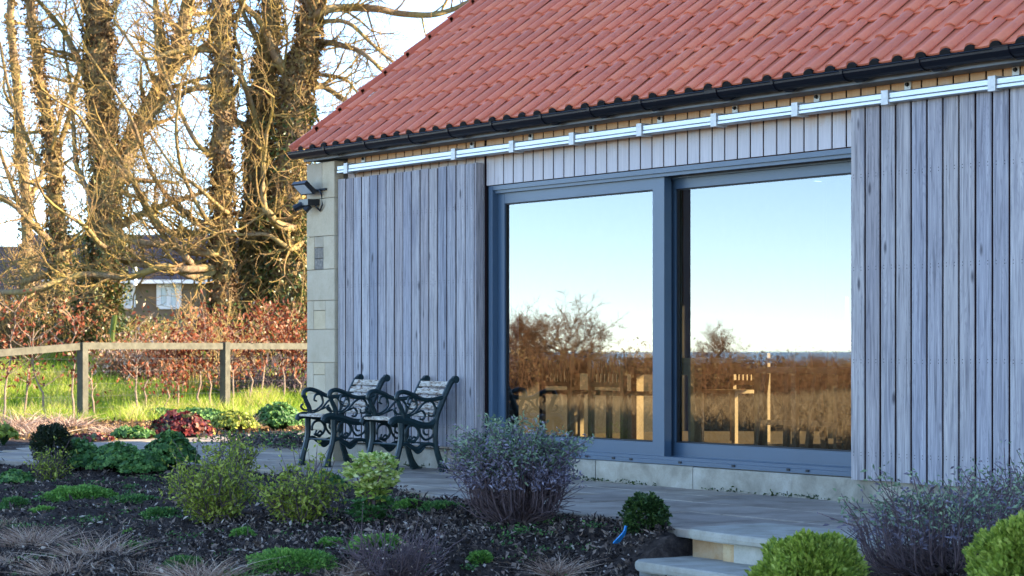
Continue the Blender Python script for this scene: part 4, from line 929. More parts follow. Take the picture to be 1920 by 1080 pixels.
def tree(label, trunk_px, t0, limbs, seed, ivy=None, dry=0, shoots=80, top=8, name='tree', lat=0):
    rg = np.random.default_rng(seed)
    base = A(trunk_px[0][0], HY, t0); zb = float(Zs(base[0], base[1])); root = thing(name, label, 'tree', (base[0], base[1], zb), 'bare ivy-clad trees behind the fence')
    P = [A(px, py, t0) for px, py, w_ in trunk_px]; rad = [w_*.50*t0/FPX for _, _, w_ in trunk_px]
    P = [np.array((P[0][0], P[0][1], zb-.2))]+P; rad = [rad[0]*1.25]+rad
    P = spl(np.array(P), 5); rad = np.interp(np.linspace(0, 1, len(P)), np.linspace(0, 1, len(rad)), rad)
    P = P+rg.normal(size=P.shape)*0.02
    mb = MB(); mb.tube(P, rad*(1+rg.normal(size=len(rad))*.04), 12, cap=False); mb.build('trunk', M['bark'], root, smooth=True)
    mb = MB(); br = MB()
    for (pl_, w0, w1, *rest_) in limbs:
        lt = rest_[0] if rest_ else t0
        lp = limb_path(pl_, lt, rg, 1.0, t0); lr = np.linspace(w0, w1, len(lp))*0.54*t0/FPX; mb.tube(lp, lr, 7, cap=True)
        ln = np.linalg.norm(np.diff(lp, axis=0), axis=1).sum(); nk = int(6+ln*3.6)
        for c in range(nk):
            ii = rg.integers(1, len(lp)-1); d = rot_dir(lp[ii+1]-lp[ii], rg.uniform(.5, 1.2), rg)
            grow(br, lp[ii], d, rg.uniform(.5, 1.5), max(lr[ii]*.35, .008), 2, rg, 4, .0, 4, .3, (2, 5))
        grow(br, lp[-1], lp[-1]-lp[-2], 1.6, max(lr[-1], .012), 1, rg, 5, 0, 4, .3)
    for c in range(top):
        ii = len(P)-1-rg.integers(0, 3); grow(br, P[ii], np.array((rg.normal()*.8, rg.normal()*.8, .8)), rg.uniform(2.0, 3.5), rad[-1]*.6, 0, rg, 6, 0.0, 4, .3)
    for c in range(lat):
        ii = rg.integers(len(P)//3, len(P)-2); a = rg.random()*6.283; d = np.array((math.cos(a), math.sin(a), rg.uniform(-.25, .6)))
        grow(br, P[ii], d, rg.uniform(1.5, 3.0), rg.uniform(.025, .05), 1, rg, 5, 0.02, 4, .25, (3, 6))
    if limbs: mb.build('limbs', M['bark'], root, smooth=True)
    shoots_on(br, P, rad, int(shoots*2.0), rg, (.3, .95))
    br.build('crown', M['twig'], root)
    if ivy:
        iv = MB()
        for (ya, yb, n, spd) in ivy:
            pyy = np.array([proj(p)[1] for p in P]); ok = np.where((pyy <= ya) & (pyy >= yb))[0]
            if len(ok) > 1: ivy_on(iv, P[ok[0]:ok[-1]+1], rad[ok[0]:ok[-1]+1], n, spd, rg)
        iv.build('ivy', M['ivy'], root)
    if dry:
        dr = MB(); ivy_on(dr, P, rad, int(dry*2.2), .035, rg, (.045, .10), .5)
        for (pl_, w0, w1, *rest_) in limbs:
            if w0 > 24:
                lp = limb_path(pl_, t0, np.random.default_rng(seed)); ivy_on(dr, lp, np.full(len(lp), w0/2*t0/FPX), int(dry*.35), .09, rg, (.04, .09), .1)
        dr.build('dry_ivy', M['deadivy'], root)
    return root
tree('thin far tree at the left edge of the trees', [(48, 640, 26), (55, 520, 24), (50, 400, 22), (38, 250, 20), (25, 100, 16), (15, -60, 14)], 52,
     [([(52, 380), (90, 300), (120, 200), (160, 120), (190, 30)], 10, 4), ([(50, 420), (20, 340), (-10, 250), (-30, 150)], 10, 4)], 1, None, 900, 60, 8, lat=8)
tree('slim brown tree second from the left', [(105, 640, 50), (110, 560, 46), (112, 470, 36), (106, 400, 28), (100, 300, 26), (84, 200, 22), (66, 90, 20), (50, -60, 18)], 46,
     [([(100, 300), (130, 220), (150, 130), (200, 40), (240, -40)], 12, 6), ([(112, 470), (60, 420), (20, 380), (-40, 350)], 14, 6), ([(100, 330), (60, 280), (20, 180), (0, 80)], 10, 5), ([(110, 500), (70, 520), (20, 530), (-30, 500)], 14, 7)], 2, [(640, 420, 700, .12)], 1800, 110, 8, lat=10)
tree('thick leaning ivy-clad tree with a forked limb, third from the left', [(182, 640, 70), (186, 560, 64), (194, 480, 56), (198, 400, 50), (197, 300, 44), (190, 200, 46), (186, 100, 50), (180, 0, 44), (172, -120, 36)], 44,
     [([(205, 370), (228, 315), (252, 250), (290, 185), (322, 120), (345, 50), (362, -50)], 36, 24), ([(300, 165), (340, 115), (385, 85), (410, 60)], 16, 8), ([(322, 125), (300, 60), (290, -20)], 16, 8),
      ([(190, 200), (150, 120), (120, 60), (80, 10)], 16, 8), ([(198, 400), (150, 330), (140, 270), (135, 180), (120, 90)], 12, 5), ([(205, 430), (240, 415), (280, 395), (320, 380), (350, 370)], 18, 8)], 3,
     [(650, 420, 2600, .16), (420, 250, 500, .1)], 4200, 170, 8, lat=10)
tree('straight bare-topped tree in the middle with bright sweeping lower limbs', [(425, 650, 52), (420, 580, 44), (418, 500, 38), (417, 400, 35), (416, 300, 36), (418, 150, 37), (415, 0, 35), (412, -120, 30)], 41.5,
     [([(418, 480), (401, 496), (382, 502), (357, 492), (345, 478), (320, 455), (290, 420), (262, 370), (240, 320)], 17, 7, 41), ([(415, 470), (400, 475), (355, 472), (325, 462), (270, 455), (235, 447), (205, 425), (175, 400), (167, 370), (150, 320)], 15, 6, 40.5),
      ([(410, 500), (340, 505), (270, 496), (237, 492), (212, 472), (185, 455), (160, 425), (120, 400)], 14, 6, 40), ([(395, 430), (350, 440), (310, 430), (275, 385), (250, 337), (225, 310), (195, 285), (150, 220)], 13, 5, 41),
      ([(418, 420), (360, 410), (300, 350), (270, 290), (245, 220), (200, 150)], 11, 4, 41), ([(416, 300), (370, 270), (330, 190), (300, 110), (290, 20)], 10, 5),
      ([(405, 165), (370, 165), (330, 180), (300, 200), (260, 260)], 13, 6), ([(402, 95), (360, 92), (320, 98), (270, 110), (230, 60)], 12, 5), ([(400, 45), (350, 60), (320, 40), (280, 10)], 12, 5),
      ([(430, 115), (450, 140), (470, 190), (482, 240)], 13, 8), ([(432, 200), (455, 125), (440, 60), (460, 0)], 8, 4), ([(415, 440), (380, 400), (345, 330), (330, 250), (340, 150)], 9, 4, 40.5), ([(418, 500), (370, 520), (310, 500), (240, 520), (150, 515), (60, 545), (0, 548)], 15, 9, 40)], 4,
     [(650, 560, 500, .10)], 2600, 130, 8)
tree('ivy-clad tree with grey trunk, close beside the rightmost tree', [(482, 645, 60), (480, 560, 54), (479, 450, 48), (481, 350, 44), (486, 250, 44), (498, 160, 46), (505, 60, 38), (510, -80, 32)], 42.5,
     [([(478, 260), (460, 235), (440, 215), (430, 120)], 12, 5), ([(495, 90), (475, 60), (455, 20), (445, -30)], 12, 6), ([(510, 395), (497, 395), (478, 402), (447, 402), (420, 395), (370, 350), (330, 320), (280, 250)], 13, 4, 41), ([(480, 430), (450, 440), (415, 430), (360, 440), (300, 400)], 9, 4, 41)], 5,
     [(645, 430, 1500, .15), (430, 120, 700, .12)], 3000, 150, 7)
tree('massive ivy-clad tree rising beside the house gable', [(545, 645, 72), (543, 560, 66), (542, 450, 64), (545, 350, 62), (550, 230, 60), (560, 140, 54), (582, 50, 40), (592, -80, 34)], 42,
     [([(572, 165), (604, 161), (623, 172), (654, 192), (690, 215)], 15, 6), ([(575, 110), (587, 94), (615, 80), (643, 86), (670, 94), (695, 111), (720, 136)], 15, 6), ([(575, 140), (590, 139), (645, 147), (673, 178)], 9, 4),
      ([(585, 40), (609, 19), (660, 14), (712, 17), (748, 25), (804, 28), (845, 19), (885, 0)], 17, 8), ([(600, 40), (651, 42), (695, 80), (734, 114), (760, 125)], 9, 4), ([(590, 10), (640, -20), (720, -30), (800, -50)], 12, 6), ([(545, 150), (520, 110), (500, 60)], 20, 14),
      ([(560, 415), (545, 427), (520, 420), (505, 400), (495, 385), (494, 310), (500, 250)], 19, 6, 40.6), ([(575, 435), (565, 455), (547, 467), (530, 458), (500, 440), (460, 440)], 12, 6, 40.6), ([(560, 200), (590, 215), (602, 240), (612, 262)], 7, 3)], 6,
     [(645, 370, 3600, .17), (370, 180, 900, .1)], 4200, 170, 8)

# ------------------------------------------------------------------ field grass, brush, beech saplings
n = 90000
px = rng.uniform(-80, 640, n); tt = rng.uniform(30.5, 47, n); u = (px-960)/FPX
P = np.stack([CX+tt*(-SA+u*CA), CY+tt*(CA+u*SA), np.zeros(n)], 1); P[:, 2] = Zs(P[:, 0], P[:, 1])-0.09
cl = np.sin(P[:, 0]*2.1+np.sin(P[:, 1]*1.7)*2)*np.sin(P[:, 1]*1.9+1.0)+0.5*np.sin(P[:, 0]*5.3)*np.sin(P[:, 1]*4.7)
D = rng.normal(size=P.shape)*0.35; D[:, 2] = 1
mb = MB(); mb.blades(P, D, np.clip(0.21+0.13*cl+rng.normal(size=n)*.06, .07, .7), rng.uniform(.010, .020, n), 0.25, var=np.clip(0.60+0.30*cl+rng.normal(size=n)*.18, 0, 1), seg=2)
o = mb.build('meadow_grass', M['grass']); tag(o, 'sunlit green meadow grass behind the fence', 'grass', kind='stuff')
def brush(name, label, cat, px0, px1, t0, t1, n, h0, h1, m, seed, leaf=None, nleaf=0, leafvar=(0, 1), group=None, zoff=0, spread=.25, Lf=(.05, .09)):
    rg = np.random.default_rng(seed); c = A((px0+px1)/2, HY, (t0+t1)/2); root = thing(name, label, cat, (c[0], c[1], float(Zs(c[0], c[1]))), group)
    mb = MB(); tips = []
    for _ in range(n):
        p = A(rg.uniform(px0, px1), HY, rg.uniform(t0, t1)); p[2] = float(Zs(p[0], p[1]))+zoff; h = rg.uniform(h0, h1); d = np.array((rg.normal()*spread, rg.normal()*spread, 1.0))
        pts = [p]; 
        for _k in range(4): d = d+rg.normal(size=3)*.16; pts.append(pts[-1]+d/np.linalg.norm(d)*h/4)
        mb.tube(pts, np.linspace(.012, .004, 5), 3, cap=False); tips += pts[1:]
        for _k in range(3):
            q = pts[rg.integers(1, 5)]; grow(mb, q, rot_dir(d, .7, rg), h*.35, .005, 4, rg, 3)
    mb.build('stems', m, root)
    if leaf:
        tips = np.array(tips); P = tips[rg.integers(0, len(tips), nleaf)]+rg.normal(size=(nleaf, 3))*.12; D = rg.normal(size=(nleaf, 3)); D[:, 2] -= .3
        mb = MB(); mb.leaves(P, D, rg.uniform(*Lf, nleaf), rg.uniform(Lf[0]*.5, Lf[1]*.6, nleaf), var=rg.uniform(*leafvar, nleaf), rg=rg); mb.build('leaves', leaf, root)
    return root
brush('thicket', 'pale twiggy thicket at the foot of the middle trees', 'thicket', 335, 470, 37.5, 40, 130, .6, 1.45, M['twig'], 21)
brush('thicket', 'dark leafy bush below the bungalow windows', 'bush', 225, 320, 48, 51, 160, .4, .75, M['twig'], 22, M['ivy'], 2500)
brush('thicket', 'dark evergreen undergrowth at the foot of the leftmost trees', 'bush', 30, 215, 43, 46, 200, .4, 1.0, M['twig'], 23, M['ivy'], 4500)
brush('thicket', 'tan bush at the far left edge below the cottage', 'bush', -60, 30, 42, 44, 150, .8, 1.4, M['twig'], 24, M['deadivy'], 2500)
brush('thicket', 'dense undergrowth between the two rightmost trunks', 'bush', 440, 620, 40, 43, 160, .5, 1.1, M['twig'], 25, M['ivy'], 3500)
brush('brush_pile', 'dark heap of brushwood behind the copper hedge saplings', 'brush pile', 430, 600, 37, 38.5, 200, .4, .8, M['sagestem'], 26, None, 0, spread=.9)
brush('brush_pile', 'dead bracken mound behind the fence in the middle', 'bracken', 200, 330, 39, 41, 240, .35, .7, M['twig_far'], 27, M['straw'], 1800, spread=.5)
ords = ['first', 'second', 'third', 'fourth', 'fifth', 'sixth', 'seventh', 'eighth', 'ninth', 'tenth', 'eleventh', 'twelfth', 'thirteenth', 'fourteenth', 'fifteenth', 'sixteenth', 'seventeenth', 'eighteenth', 'nineteenth', 'twentieth']
sap = [(6, 785, 25, 560, 380), (45, 780, 20, 590, 160), (88, 785, -38, 600, 70), (139, 780, 2, 560, 420), (180, 782, -18, 640, 60), (255, 765, 2, 600, 170), (270, 762, 4, 625, 160), (312, 765, 3, 600, 420), (335, 762, -6, 610, 420), (378, 768, 2, 585, 480), (395, 775, -8, 590, 480), (437, 770, 0, 590, 480), (470, 765, 3, 585, 380), (497, 768, -5, 580, 460), (532, 765, 2, 575, 520), (560, 768, -4, 575, 520), (590, 768, -4, 575, 420)]
for i_, (bx_, by_, lean, ty, nl) in enumerate(sap):
    ty += 20+(i_*37) % 30; nl = int(nl*(.48+.35*((i_*53) % 17)/17))
    rg = np.random.default_rng(300+i_); t = 0.7+1/(1/31.9+(bx_-155)/267*(1/34.6-1/31.9)); p = A(bx_, by_, t); p[2] = float(Zs(p[0], p[1])); top_ = A(bx_+lean, ty, t)
    r_ = thing('beech_sapling', f'{ords[i_]} slender beech sapling from the left along the fence, holding copper leaves', 'sapling', p, 'copper beech saplings along the fence')
    n5 = 7; pts = np.array([p+(top_-p)*k_/n5+rg.normal(size=3)*.025*(k_ > 0) for k_ in range(n5+1)])
    mb = MB(); mb.tube(pts, np.linspace(.020, .006, n5+1), 6, cap=False); tw = []
    for _ in range(16):
        k_ = rg.integers(3, n5+1); q = pts[k_]; a = rg.random()*6.283; d = np.array((math.cos(a), math.sin(a), .7)); L_ = rg.uniform(.2, .5); e = q+d/np.linalg.norm(d)*L_; mb.tube([q, (q+e)/2+rg.normal(size=3)*.02, e], [.006, .004, .003], 3, cap=False); tw += [q, (q+e)/2, e, e]
    mb.build('stem', M['stem'], r_); tw = np.array(tw); P = tw[rg.integers(0, len(tw), nl)]+rg.normal(size=(nl, 3))*np.array((.09, .09, .11)); D = rg.normal(size=(nl, 3)); D[:, 2] -= .5
    mb = MB(); mb.leaves(P, D, rg.uniform(.055, .10, nl), rg.uniform(.03, .055, nl), var=rg.random(nl), rg=rg); mb.build('leaves', M['beech'], r_)

# ------------------------------------------------------------------ garden plants
def ball(name, label, cat, base, rx, rz, n, m, L, W, seed, group=None, up=.5, rag=True, zc=None):
    rg = np.random.default_rng(seed); root = thing(name, label, cat, base, group); base = np.asarray(base, float)
    d = rg.normal(size=(n, 3)); d /= np.linalg.norm(d, axis=1, keepdims=True); d[:, 2] = np.where(d[:, 2] < -.55, -d[:, 2], d[:, 2])
    rr_ = rg.random(n)**0.22*(1+.10*np.sin(d[:, 0]*6+seed)+.09*np.sin(d[:, 1]*7+d[:, 2]*5+seed*2)+.05*np.sin(d[:, 2]*13+d[:, 0]*11))
    c = base+np.array((0, 0, (zc if zc is not None else rz*.85)))
    P = c+d*rr_[:, None]*np.array((rx, rx, rz)); D = d+rg.normal(size=(n, 3))*.55; D[:, 2] += up
    ok = P[:, 2] > base[2]-.02; P, D = P[ok], D[ok]; n = len(P)
    if rz > .1 and rag:
        hole = np.sin(P[:, 0]*31+seed)*np.sin(P[:, 1]*29+2*seed)*np.sin(P[:, 2]*33+seed)
        kp = (hole < .42) | (rg.random(n) < .25); P, D = P[kp], D[kp]; rsel = np.where(ok)[0][kp]; ok = np.zeros(len(ok), bool); ok[rsel] = True; n = len(P)
        for _ in range(26):
            dd = rg.normal(size=3); dd[2] = abs(dd[2]); dd /= np.linalg.norm(dd); q_ = c+dd*np.array((rx, rx, rz))*1.0; k_ = 14; f_ = rg.random(k_)[:, None]*rg.uniform(.15, .30)
            P = np.vstack([P, q_+dd*f_*rx]); D = np.vstack([D, dd+rg.normal(size=(k_, 3))*.7])
        rr_ = np.concatenate([rr_[ok], np.ones(len(P)-n)]); ok = np.ones(len(P), bool); n = len(P)
    mb = MB(); mb.leaves(P, D, rg.uniform(L*.7, L*1.3, n), rg.uniform(W*.7, W*1.3, n), var=np.clip(rg.random(n)*.75+.25*rr_[ok]**3*rg.random(n), 0, 1), rg=rg); mb.build('foliage', M[m], root)
    mb = MB()
    for _ in range(14):
        e = c+rg.normal(size=3)*np.array((rx, rx, rz))*.4; mb.tube([base-np.array((0, 0, .03)), (base+e)/2+rg.normal(size=3)*.02, e], [.010, .006, .003], 4, cap=False)
    mb.build('stems', M['sagestem'], root); return root
def sage(name, label, base, rx, h, seed, nst=260, nlf=5200, top=.62, group=None, twiggy=1.0):
    rg = np.random.default_rng(seed); root = thing(name, label, 'shrub', base, group); base = np.asarray(base, float); mb = MB(); P = []; Dd = []; 
    for _ in range(nst):
        a = rg.random()*6.283; r_ = math.sqrt(rg.random())*rx; zt = h*(.62+.36*math.sqrt(max(0, 1-(r_/rx)**2))+.06*rg.normal())
        e = base+np.array((math.cos(a)*r_, math.sin(a)*r_, zt)); b = base+np.array((math.cos(a)*r_*.22, math.sin(a)*r_*.22, -.02))
        m_ = b*.45+e*.55+np.array((math.cos(a), math.sin(a), 0))*r_*.22-np.array((0, 0, .10*h*r_/rx))+rg.normal(size=3)*.015
        pts = spl([b, (b+m_)/2+rg.normal(size=3)*.012, m_, e], 3); mb.tube(pts, np.linspace(.0065, .0028, len(pts)), 4, cap=False)
        for _k in range(int(5*twiggy)):
            q = pts[rg.integers(3, len(pts))]; e2 = q+(rg.normal(size=3)*.5+np.array((math.cos(a)*.6, math.sin(a)*.6, .7)))*.11; mb.tube([q, e2], [.003, .0018], 3, cap=False); P.append(e2); P.append((q+e2)/2)
        P += [pts[-1], pts[-2], pts[-3]]
    mb.build('stems', M['sagestem'], root)
    P = np.array(P); z = (P[:, 2]-base[2])/h; rad = np.hypot(P[:, 0]-base[0], P[:, 1]-base[1])/rx
    for nm, m_, sel, k_ in (('green_leaves', 'sagetop', z+.12*rg.normal(size=len(z))-.25*rad > top, .5), ('purple_leaves', 'sagepurple', z > .50, .6)):
        Q = P[sel]
        if not len(Q): continue
        n = int(nlf*k_); p_ = Q[rg.integers(0, len(Q), n)]+rg.normal(size=(n, 3))*.018; D = rg.normal(size=(n, 3))*.6+(p_-base)*np.array((1.2, 1.2, .6)); D[:, 2] += .15
        mb = MB(); mb.leaves(p_, D, rg.uniform(.022, .045, n), rg.uniform(.009, .015, n), var=rg.random(n), rg=rg); mb.build(nm, M[m_], root)
    return root
def spirea(label, base, rx, h, seed, nst=60, nlf=2600, m='spirea', L=.034, name='spirea_bush', group='yellow-green spirea bushes in the bed'):
    rg = np.random.default_rng(seed); root = thing(name, label, 'shrub', base, group); base = np.asarray(base, float); mb = MB(); P = []
    for _ in range(nst):
        a = rg.random()*6.283; r_ = math.sqrt(rg.random())*rx; e = base+np.array((math.cos(a)*r_, math.sin(a)*r_, h*rg.uniform(.5, 1.0)*(1-.35*(r_/rx)**2)))
        b = base+np.array((math.cos(a)*.03, math.sin(a)*.03, -.02)); pts = spl([b, b*.6+e*.4+rg.normal(size=3)*.03, e], 5); mb.tube(pts, np.linspace(.005, .002, len(pts)), 3, cap=False); P += list(pts[4:])
        for _k in range(5):
            q = pts[rg.integers(3, len(pts))]; e2 = q+(rg.normal(size=3)*.5+np.array((math.cos(a)*.3, math.sin(a)*.3, .6)))*.12; mb.tube([q, e2], [.003, .0018], 3, cap=False); P += [e2, (q+e2)/2]
    mb.build('stems', M['sagestem'], root); P = np.array(P); p_ = P[rg.integers(0, len(P), nlf)]+rg.normal(size=(nlf, 3))*.014; D = rg.normal(size=(nlf, 3))*.7; D[:, 2] += .5
    mb = MB(); mb.leaves(p_, D, rg.uniform(L*.7, L*1.35, nlf), rg.uniform(L*.35, L*.6, nlf), var=rg.random(nlf), rg=rg); mb.build('foliage', M[m], root); return root
def disc_leaves(mb, P, Nn, R_, var, rg, lobes=7):
    n = len(P); Nn = Nn/np.linalg.norm(Nn, axis=1, keepdims=True); a = np.cross(Nn, rg.normal(size=(n, 3))); a /= np.linalg.norm(a, axis=1, keepdims=True); b = np.cross(Nn, a)
    k_ = lobes*2; vs = [P-Nn*R_[:, None]*.25]
    for s in range(k_):
        an = 2*math.pi*s/k_; rr_ = R_*(1.0 if s % 2 == 0 else .72); vs.append(P+(a*math.cos(an)+b*math.sin(an))*rr_[:, None]+Nn*(rg.normal(size=n)*.12*R_)[:, None])
    v = np.stack(vs, 1).reshape(-1, 3); base = np.arange(n)*(k_+1); t = np.concatenate([np.stack([base, base+1+s, base+1+(s+1) % k_], 1) for s in range(k_)]); mb.add(v, None, t, var=np.tile(var, k_))
def clump(name, label, base, rx, h, n, m, R0, seed, group=None, lobes=7, cat='plant'):
    rg = np.random.default_rng(seed); root = thing(name, label, cat, base, group); base = np.asarray(base, float)
    a = rg.random(n)*6.283; r_ = np.sqrt(rg.random(n)); P = base+np.stack([np.cos(a)*r_*rx, np.sin(a)*r_*rx, h*(.35+.6*(1-r_**2))*rg.uniform(.6, 1.1, n)], 1)
    Nn = np.stack([np.cos(a)*r_*.9, np.sin(a)*r_*.9, np.full(n, .8)], 1)+rg.normal(size=(n, 3))*.35
    mb = MB(); disc_leaves(mb, P, Nn, rg.uniform(R0*.6, R0*1.25, n), rg.random(n), rg, lobes); mb.build('leaves', M[m], root)
    mb = MB()
    for i_ in range(0, n, 3): mb.tube([base+np.array((0, 0, -.02)), (base+P[i_])/2+np.array((0, 0, .03)), P[i_]], .0028, 3, cap=False)
    mb.build('stalks', M['geranium'] if m != 'heuchera' else M['heuchera'], root); return root
def tuft(label, base, rx, h, n, seed, m='straw', name='grass_tuft', group='dry grass tufts in the bed', bend=.55, W=.006):
    rg = np.random.default_rng(seed); root = thing(name, label, 'grass tuft', base, group); base = np.asarray(base, float)
    a = rg.random(n)*6.283; r_ = np.sqrt(rg.random(n))*rx*.55; P = base+np.stack([np.cos(a)*r_, np.sin(a)*r_, np.full(n, -.02)], 1); D = np.stack([np.cos(a)*r_/rx*1.5, np.sin(a)*r_/rx*1.5, np.full(n, .8)], 1)+rg.normal(size=(n, 3))*.3
    mb = MB(); mb.blades(P, D, rg.uniform(h*.5, h*1.2, n), rg.uniform(W*.7, W*1.5, n), bend, rg=rg, seg=4); mb.build('blades', M[m], root); return root

# front bed
ball('box_ball', 'dark round clipped box ball beside the path at far left', 'shrub', G(96, 874), .155, .19, 4200, 'darkbox', .028, .016, 41, zc=.15)
geo = [((148, 886), .20, .20, 'leafy green cranesbill clump just right of the dark box ball'), ((222, 888), .22, .19, 'leafy green cranesbill clump second right of the dark box ball'), ((318, 884), .21, .24, 'tall leafy green cranesbill clump third right of the dark box ball'), ((268, 892), .16, .15, 'smaller green cranesbill clump between two larger ones near the path')]
for i_, (pp, rx, h, lab) in enumerate(geo): clump('cranesbill', lab, Gs(*pp), rx*1.25, h*1.4, 900, 'geranium', .027, 50+i_, 'cranesbill clumps near the path')
clump('cranesbill', 'low dark green cranesbill at the left edge of the bed', Gs(30, 908), .15, .12, 200, 'geranium', .03, 55, 'cranesbill clumps near the path')
spirea('small yellow-green spirea in front of the dark box ball', Gs(92, 903), .12, .22, 56, 26, 700)
ball('leafy_mound', 'bright green low leafy mound left in the bed', 'plant', Gs(152, 938), .25, .075, 4200, 'mound', .026, .018, 60, 'low green mounds in the bed', zc=.02)
ball('leafy_mound', 'greyish green flat mound right of the bright leafy mound', 'plant', Gs(255, 945), .20, .05, 2000, 'geranium', .024, .012, 61, 'low green mounds in the bed', zc=.01)
ball('leafy_mound', 'bright green feathery mound at the bottom edge left of centre', 'plant', Gs(548, 1066), .23, .075, 4200, 'mound', .024, .010, 62, 'low green mounds in the bed', zc=.02)
ball('leafy_mound', 'small round yellow-green mound left of the twiggy dwarf shrub', 'plant', Gs(705, 1036), .15, .07, 2600, 'mound', .024, .012, 63, 'low green mounds in the bed', zc=.02)
ball('leafy_mound', 'tiny bright green mound in the dark mulch at left', 'plant', Gs(243, 1010), .05, .04, 500, 'mound', .02, .010, 64, 'low green mounds in the bed', zc=.01)
spirea('largest yellow-green spirea bush with arching stems', Gs(402, 984), .36, .50, 70, 75, 3700)
spirea('rounded yellow-green spirea bush left of the variegated bush', Gs(565, 985), .27, .38, 71, 60, 2700)
spirea('sparse tall spirea behind the largest spirea bush', Gs(440, 905), .22, .42, 72, 34, 1100)
clump('cranesbill', 'dark green low plant between the spirea and the variegated bush', Gs(605, 912), .17, .10, 220, 'geranium', .028, 73, 'cranesbill clumps near the path')
hb = Gs(700, 985)
hol = thing('variegated_bush', 'pale yellow-green variegated bush in front of the iron armchairs', 'shrub', hb)
rg = np.random.default_rng(80); mb = MB(); mb2 = MB(); mb3 = MB()
for _ in range(14):
    e = hb+np.array((rg.normal()*.09, rg.normal()*.09, rg.uniform(.2, .42))); mb3.tube(spl([hb, (hb+e)/2+rg.normal(size=3)*.02, e], 4), np.linspace(.008, .003, 9), 4, cap=False)
def rosettes(mbx, n, zlo, zhi, r_, var0, var1):
    for _ in range(n):
        z = rg.uniform(zlo, zhi); a = rg.random()*6.283; rr_ = r_(z)*math.sqrt(rg.random()); c = hb+np.array((math.cos(a)*rr_, math.sin(a)*rr_, z)); k_ = 9
        an = rg.random(k_)*6.283; D = np.stack([np.cos(an), np.sin(an), rg.uniform(-.1, 1.2, k_)], 1)+np.array((math.cos(a), math.sin(a), 0))*.5; mbx.leaves(np.tile(c, (k_, 1)), D, rg.uniform(.035, .06, k_), rg.uniform(.018, .028, k_), var=rg.uniform(var0, var1, k_), rg=rg)
rosettes(mb, 120, .24, .43, lambda z: .17*math.sqrt(max(.1, 1-((z-.34)/.13)**2)), .4, 1.0)
rosettes(mb, 40, .14, .26, lambda z: .08, .3, .8); rosettes(mb2, 60, .0, .17, lambda z: .11, .0, .5)
mb.build('upper_leaves', M['holly'], hol); mb2.build('lower_leaves', M['geranium'], hol); mb3.build('stems', M['sagestem'], hol)
sage('sage_bush', 'trimmed purple-grey sage bush with grey-green top before the glazed doors', Gs(968, 985), .325, .49, 90, 200, 12000, .58)
sage('sage_bush', 'wide wiry purple-grey sage bush at right in front of the sliding door', (10.24, -2.28, -0.12), .45, .385, 91, 190, 2600, .60)
sage('sage_bush', 'outer part of sage hedge at the right edge', Gs(1925, 1010), .28, .30, 92, 120, 1300, .58)
ball('box_ball', 'small green box bush with blue tag beside the steps', 'shrub', (7.97, -2.34, -0.10), .115, .135, 3000, 'box', .026, .016, 93, zc=.135)
tg = thing('plant_tag', 'bright blue plastic ribbon on the small box bush', 'tag', (8.00, -2.50, -0.09)); b = np.array(tg.location)
mb = MB(); cpts = spl([b+np.array((-.045, -.04, .0)), b+np.array((-.015, -.04, .025)), b+np.array((.015, -.03, .06)), b+np.array((.022, -.02, .10))], 5)
for s in range(len(cpts)-1): mb.bar(cpts[s], cpts[s+1], .006, .042, up=(.6, -.6, .5))
mb.build('ribbon', M['blue'], tg)
ball('golden_thuja', 'golden green dwarf thuja in front of the lower step', 'shrub', (*A(1518, HY, 9.9)[:2], -.34), .235, .235, 15000, 'thuja', .036, .015, 94, None, .9, False, .255)
ball('golden_thuja', 'golden green dwarf thuja at the bottom right corner', 'shrub', (*A(1948, HY, 9.2)[:2], -.36), .285, .33, 18000, 'thuja', .036, .015, 95, None, .9, False, .34)
tuf = [((58, 1025), .22, .22, 'dry mauve grass tuft at the left edge'), ((185, 1055), .24, .26, 'largest dry grass tuft, lower left'), ((120, 1085), .2, .2, 'dry grass tuft at the bottom left edge'), ((380, 1092), .22, .2, 'dry grass tuft left of the feathery green mound'), ((1045, 1078), .14, .16, 'thin brown grass tuft at the bottom centre')]
for i_, (pp, rx, h, lab) in enumerate(tuf): tuft(lab, Gs(*pp), rx, h, 420, 110+i_)
spirea('pale bare twiggy dwarf shrub at the bottom edge', Gs(740, 1100), .28, .28, 120, 70, 120, 'straw', .02, 'twiggy_shrub', None)
tuft('green grass tuft at the bottom edge beside the feathery mound', Gs(450, 1085), .14, .10, 200, 121, 'mound', 'grass_tuft', None)
mm = [(28, 950, .10, .05, 'geranium', 'small dark green mound at the left edge, level with the bright leafy mound'), (85, 968, .11, .045, 'mound', 'small yellowish green mound below the bright leafy mound at left'), (300, 972, .12, .05, 'geranium', 'low green mat left of the largest spirea foot'), (455, 1010, .07, .04, 'mound', 'tiny bright mound below the largest spirea'), (250, 1040, .08, .045, 'geranium', 'small green mat between the dry tufts at lower left'), (620, 1030, .07, .04, 'mound', 'tiny green mound right of the feathery mound'), (830, 962, .14, .05, 'geranium', 'low green mat between the variegated bush and the sage bush'), (770, 958, .11, .05, 'mound', 'bright low green mat right beside the variegated bush'), (345, 1068, .10, .05, 'geranium', 'dark green mat at the bottom edge left of the feathery mound'), (900, 1055, .06, .035, 'mound', 'tiny green sprout patch in the mulch below the sage bush')]
for i_, (a, b, rx, rz, m_, lab) in enumerate(mm): ball('ground_mat', lab, 'plant', Gs(a, b), rx, rz, int(1500*rx/.1), m_, .022, .012, 400+i_, 'low green mats in the bed', zc=.015)
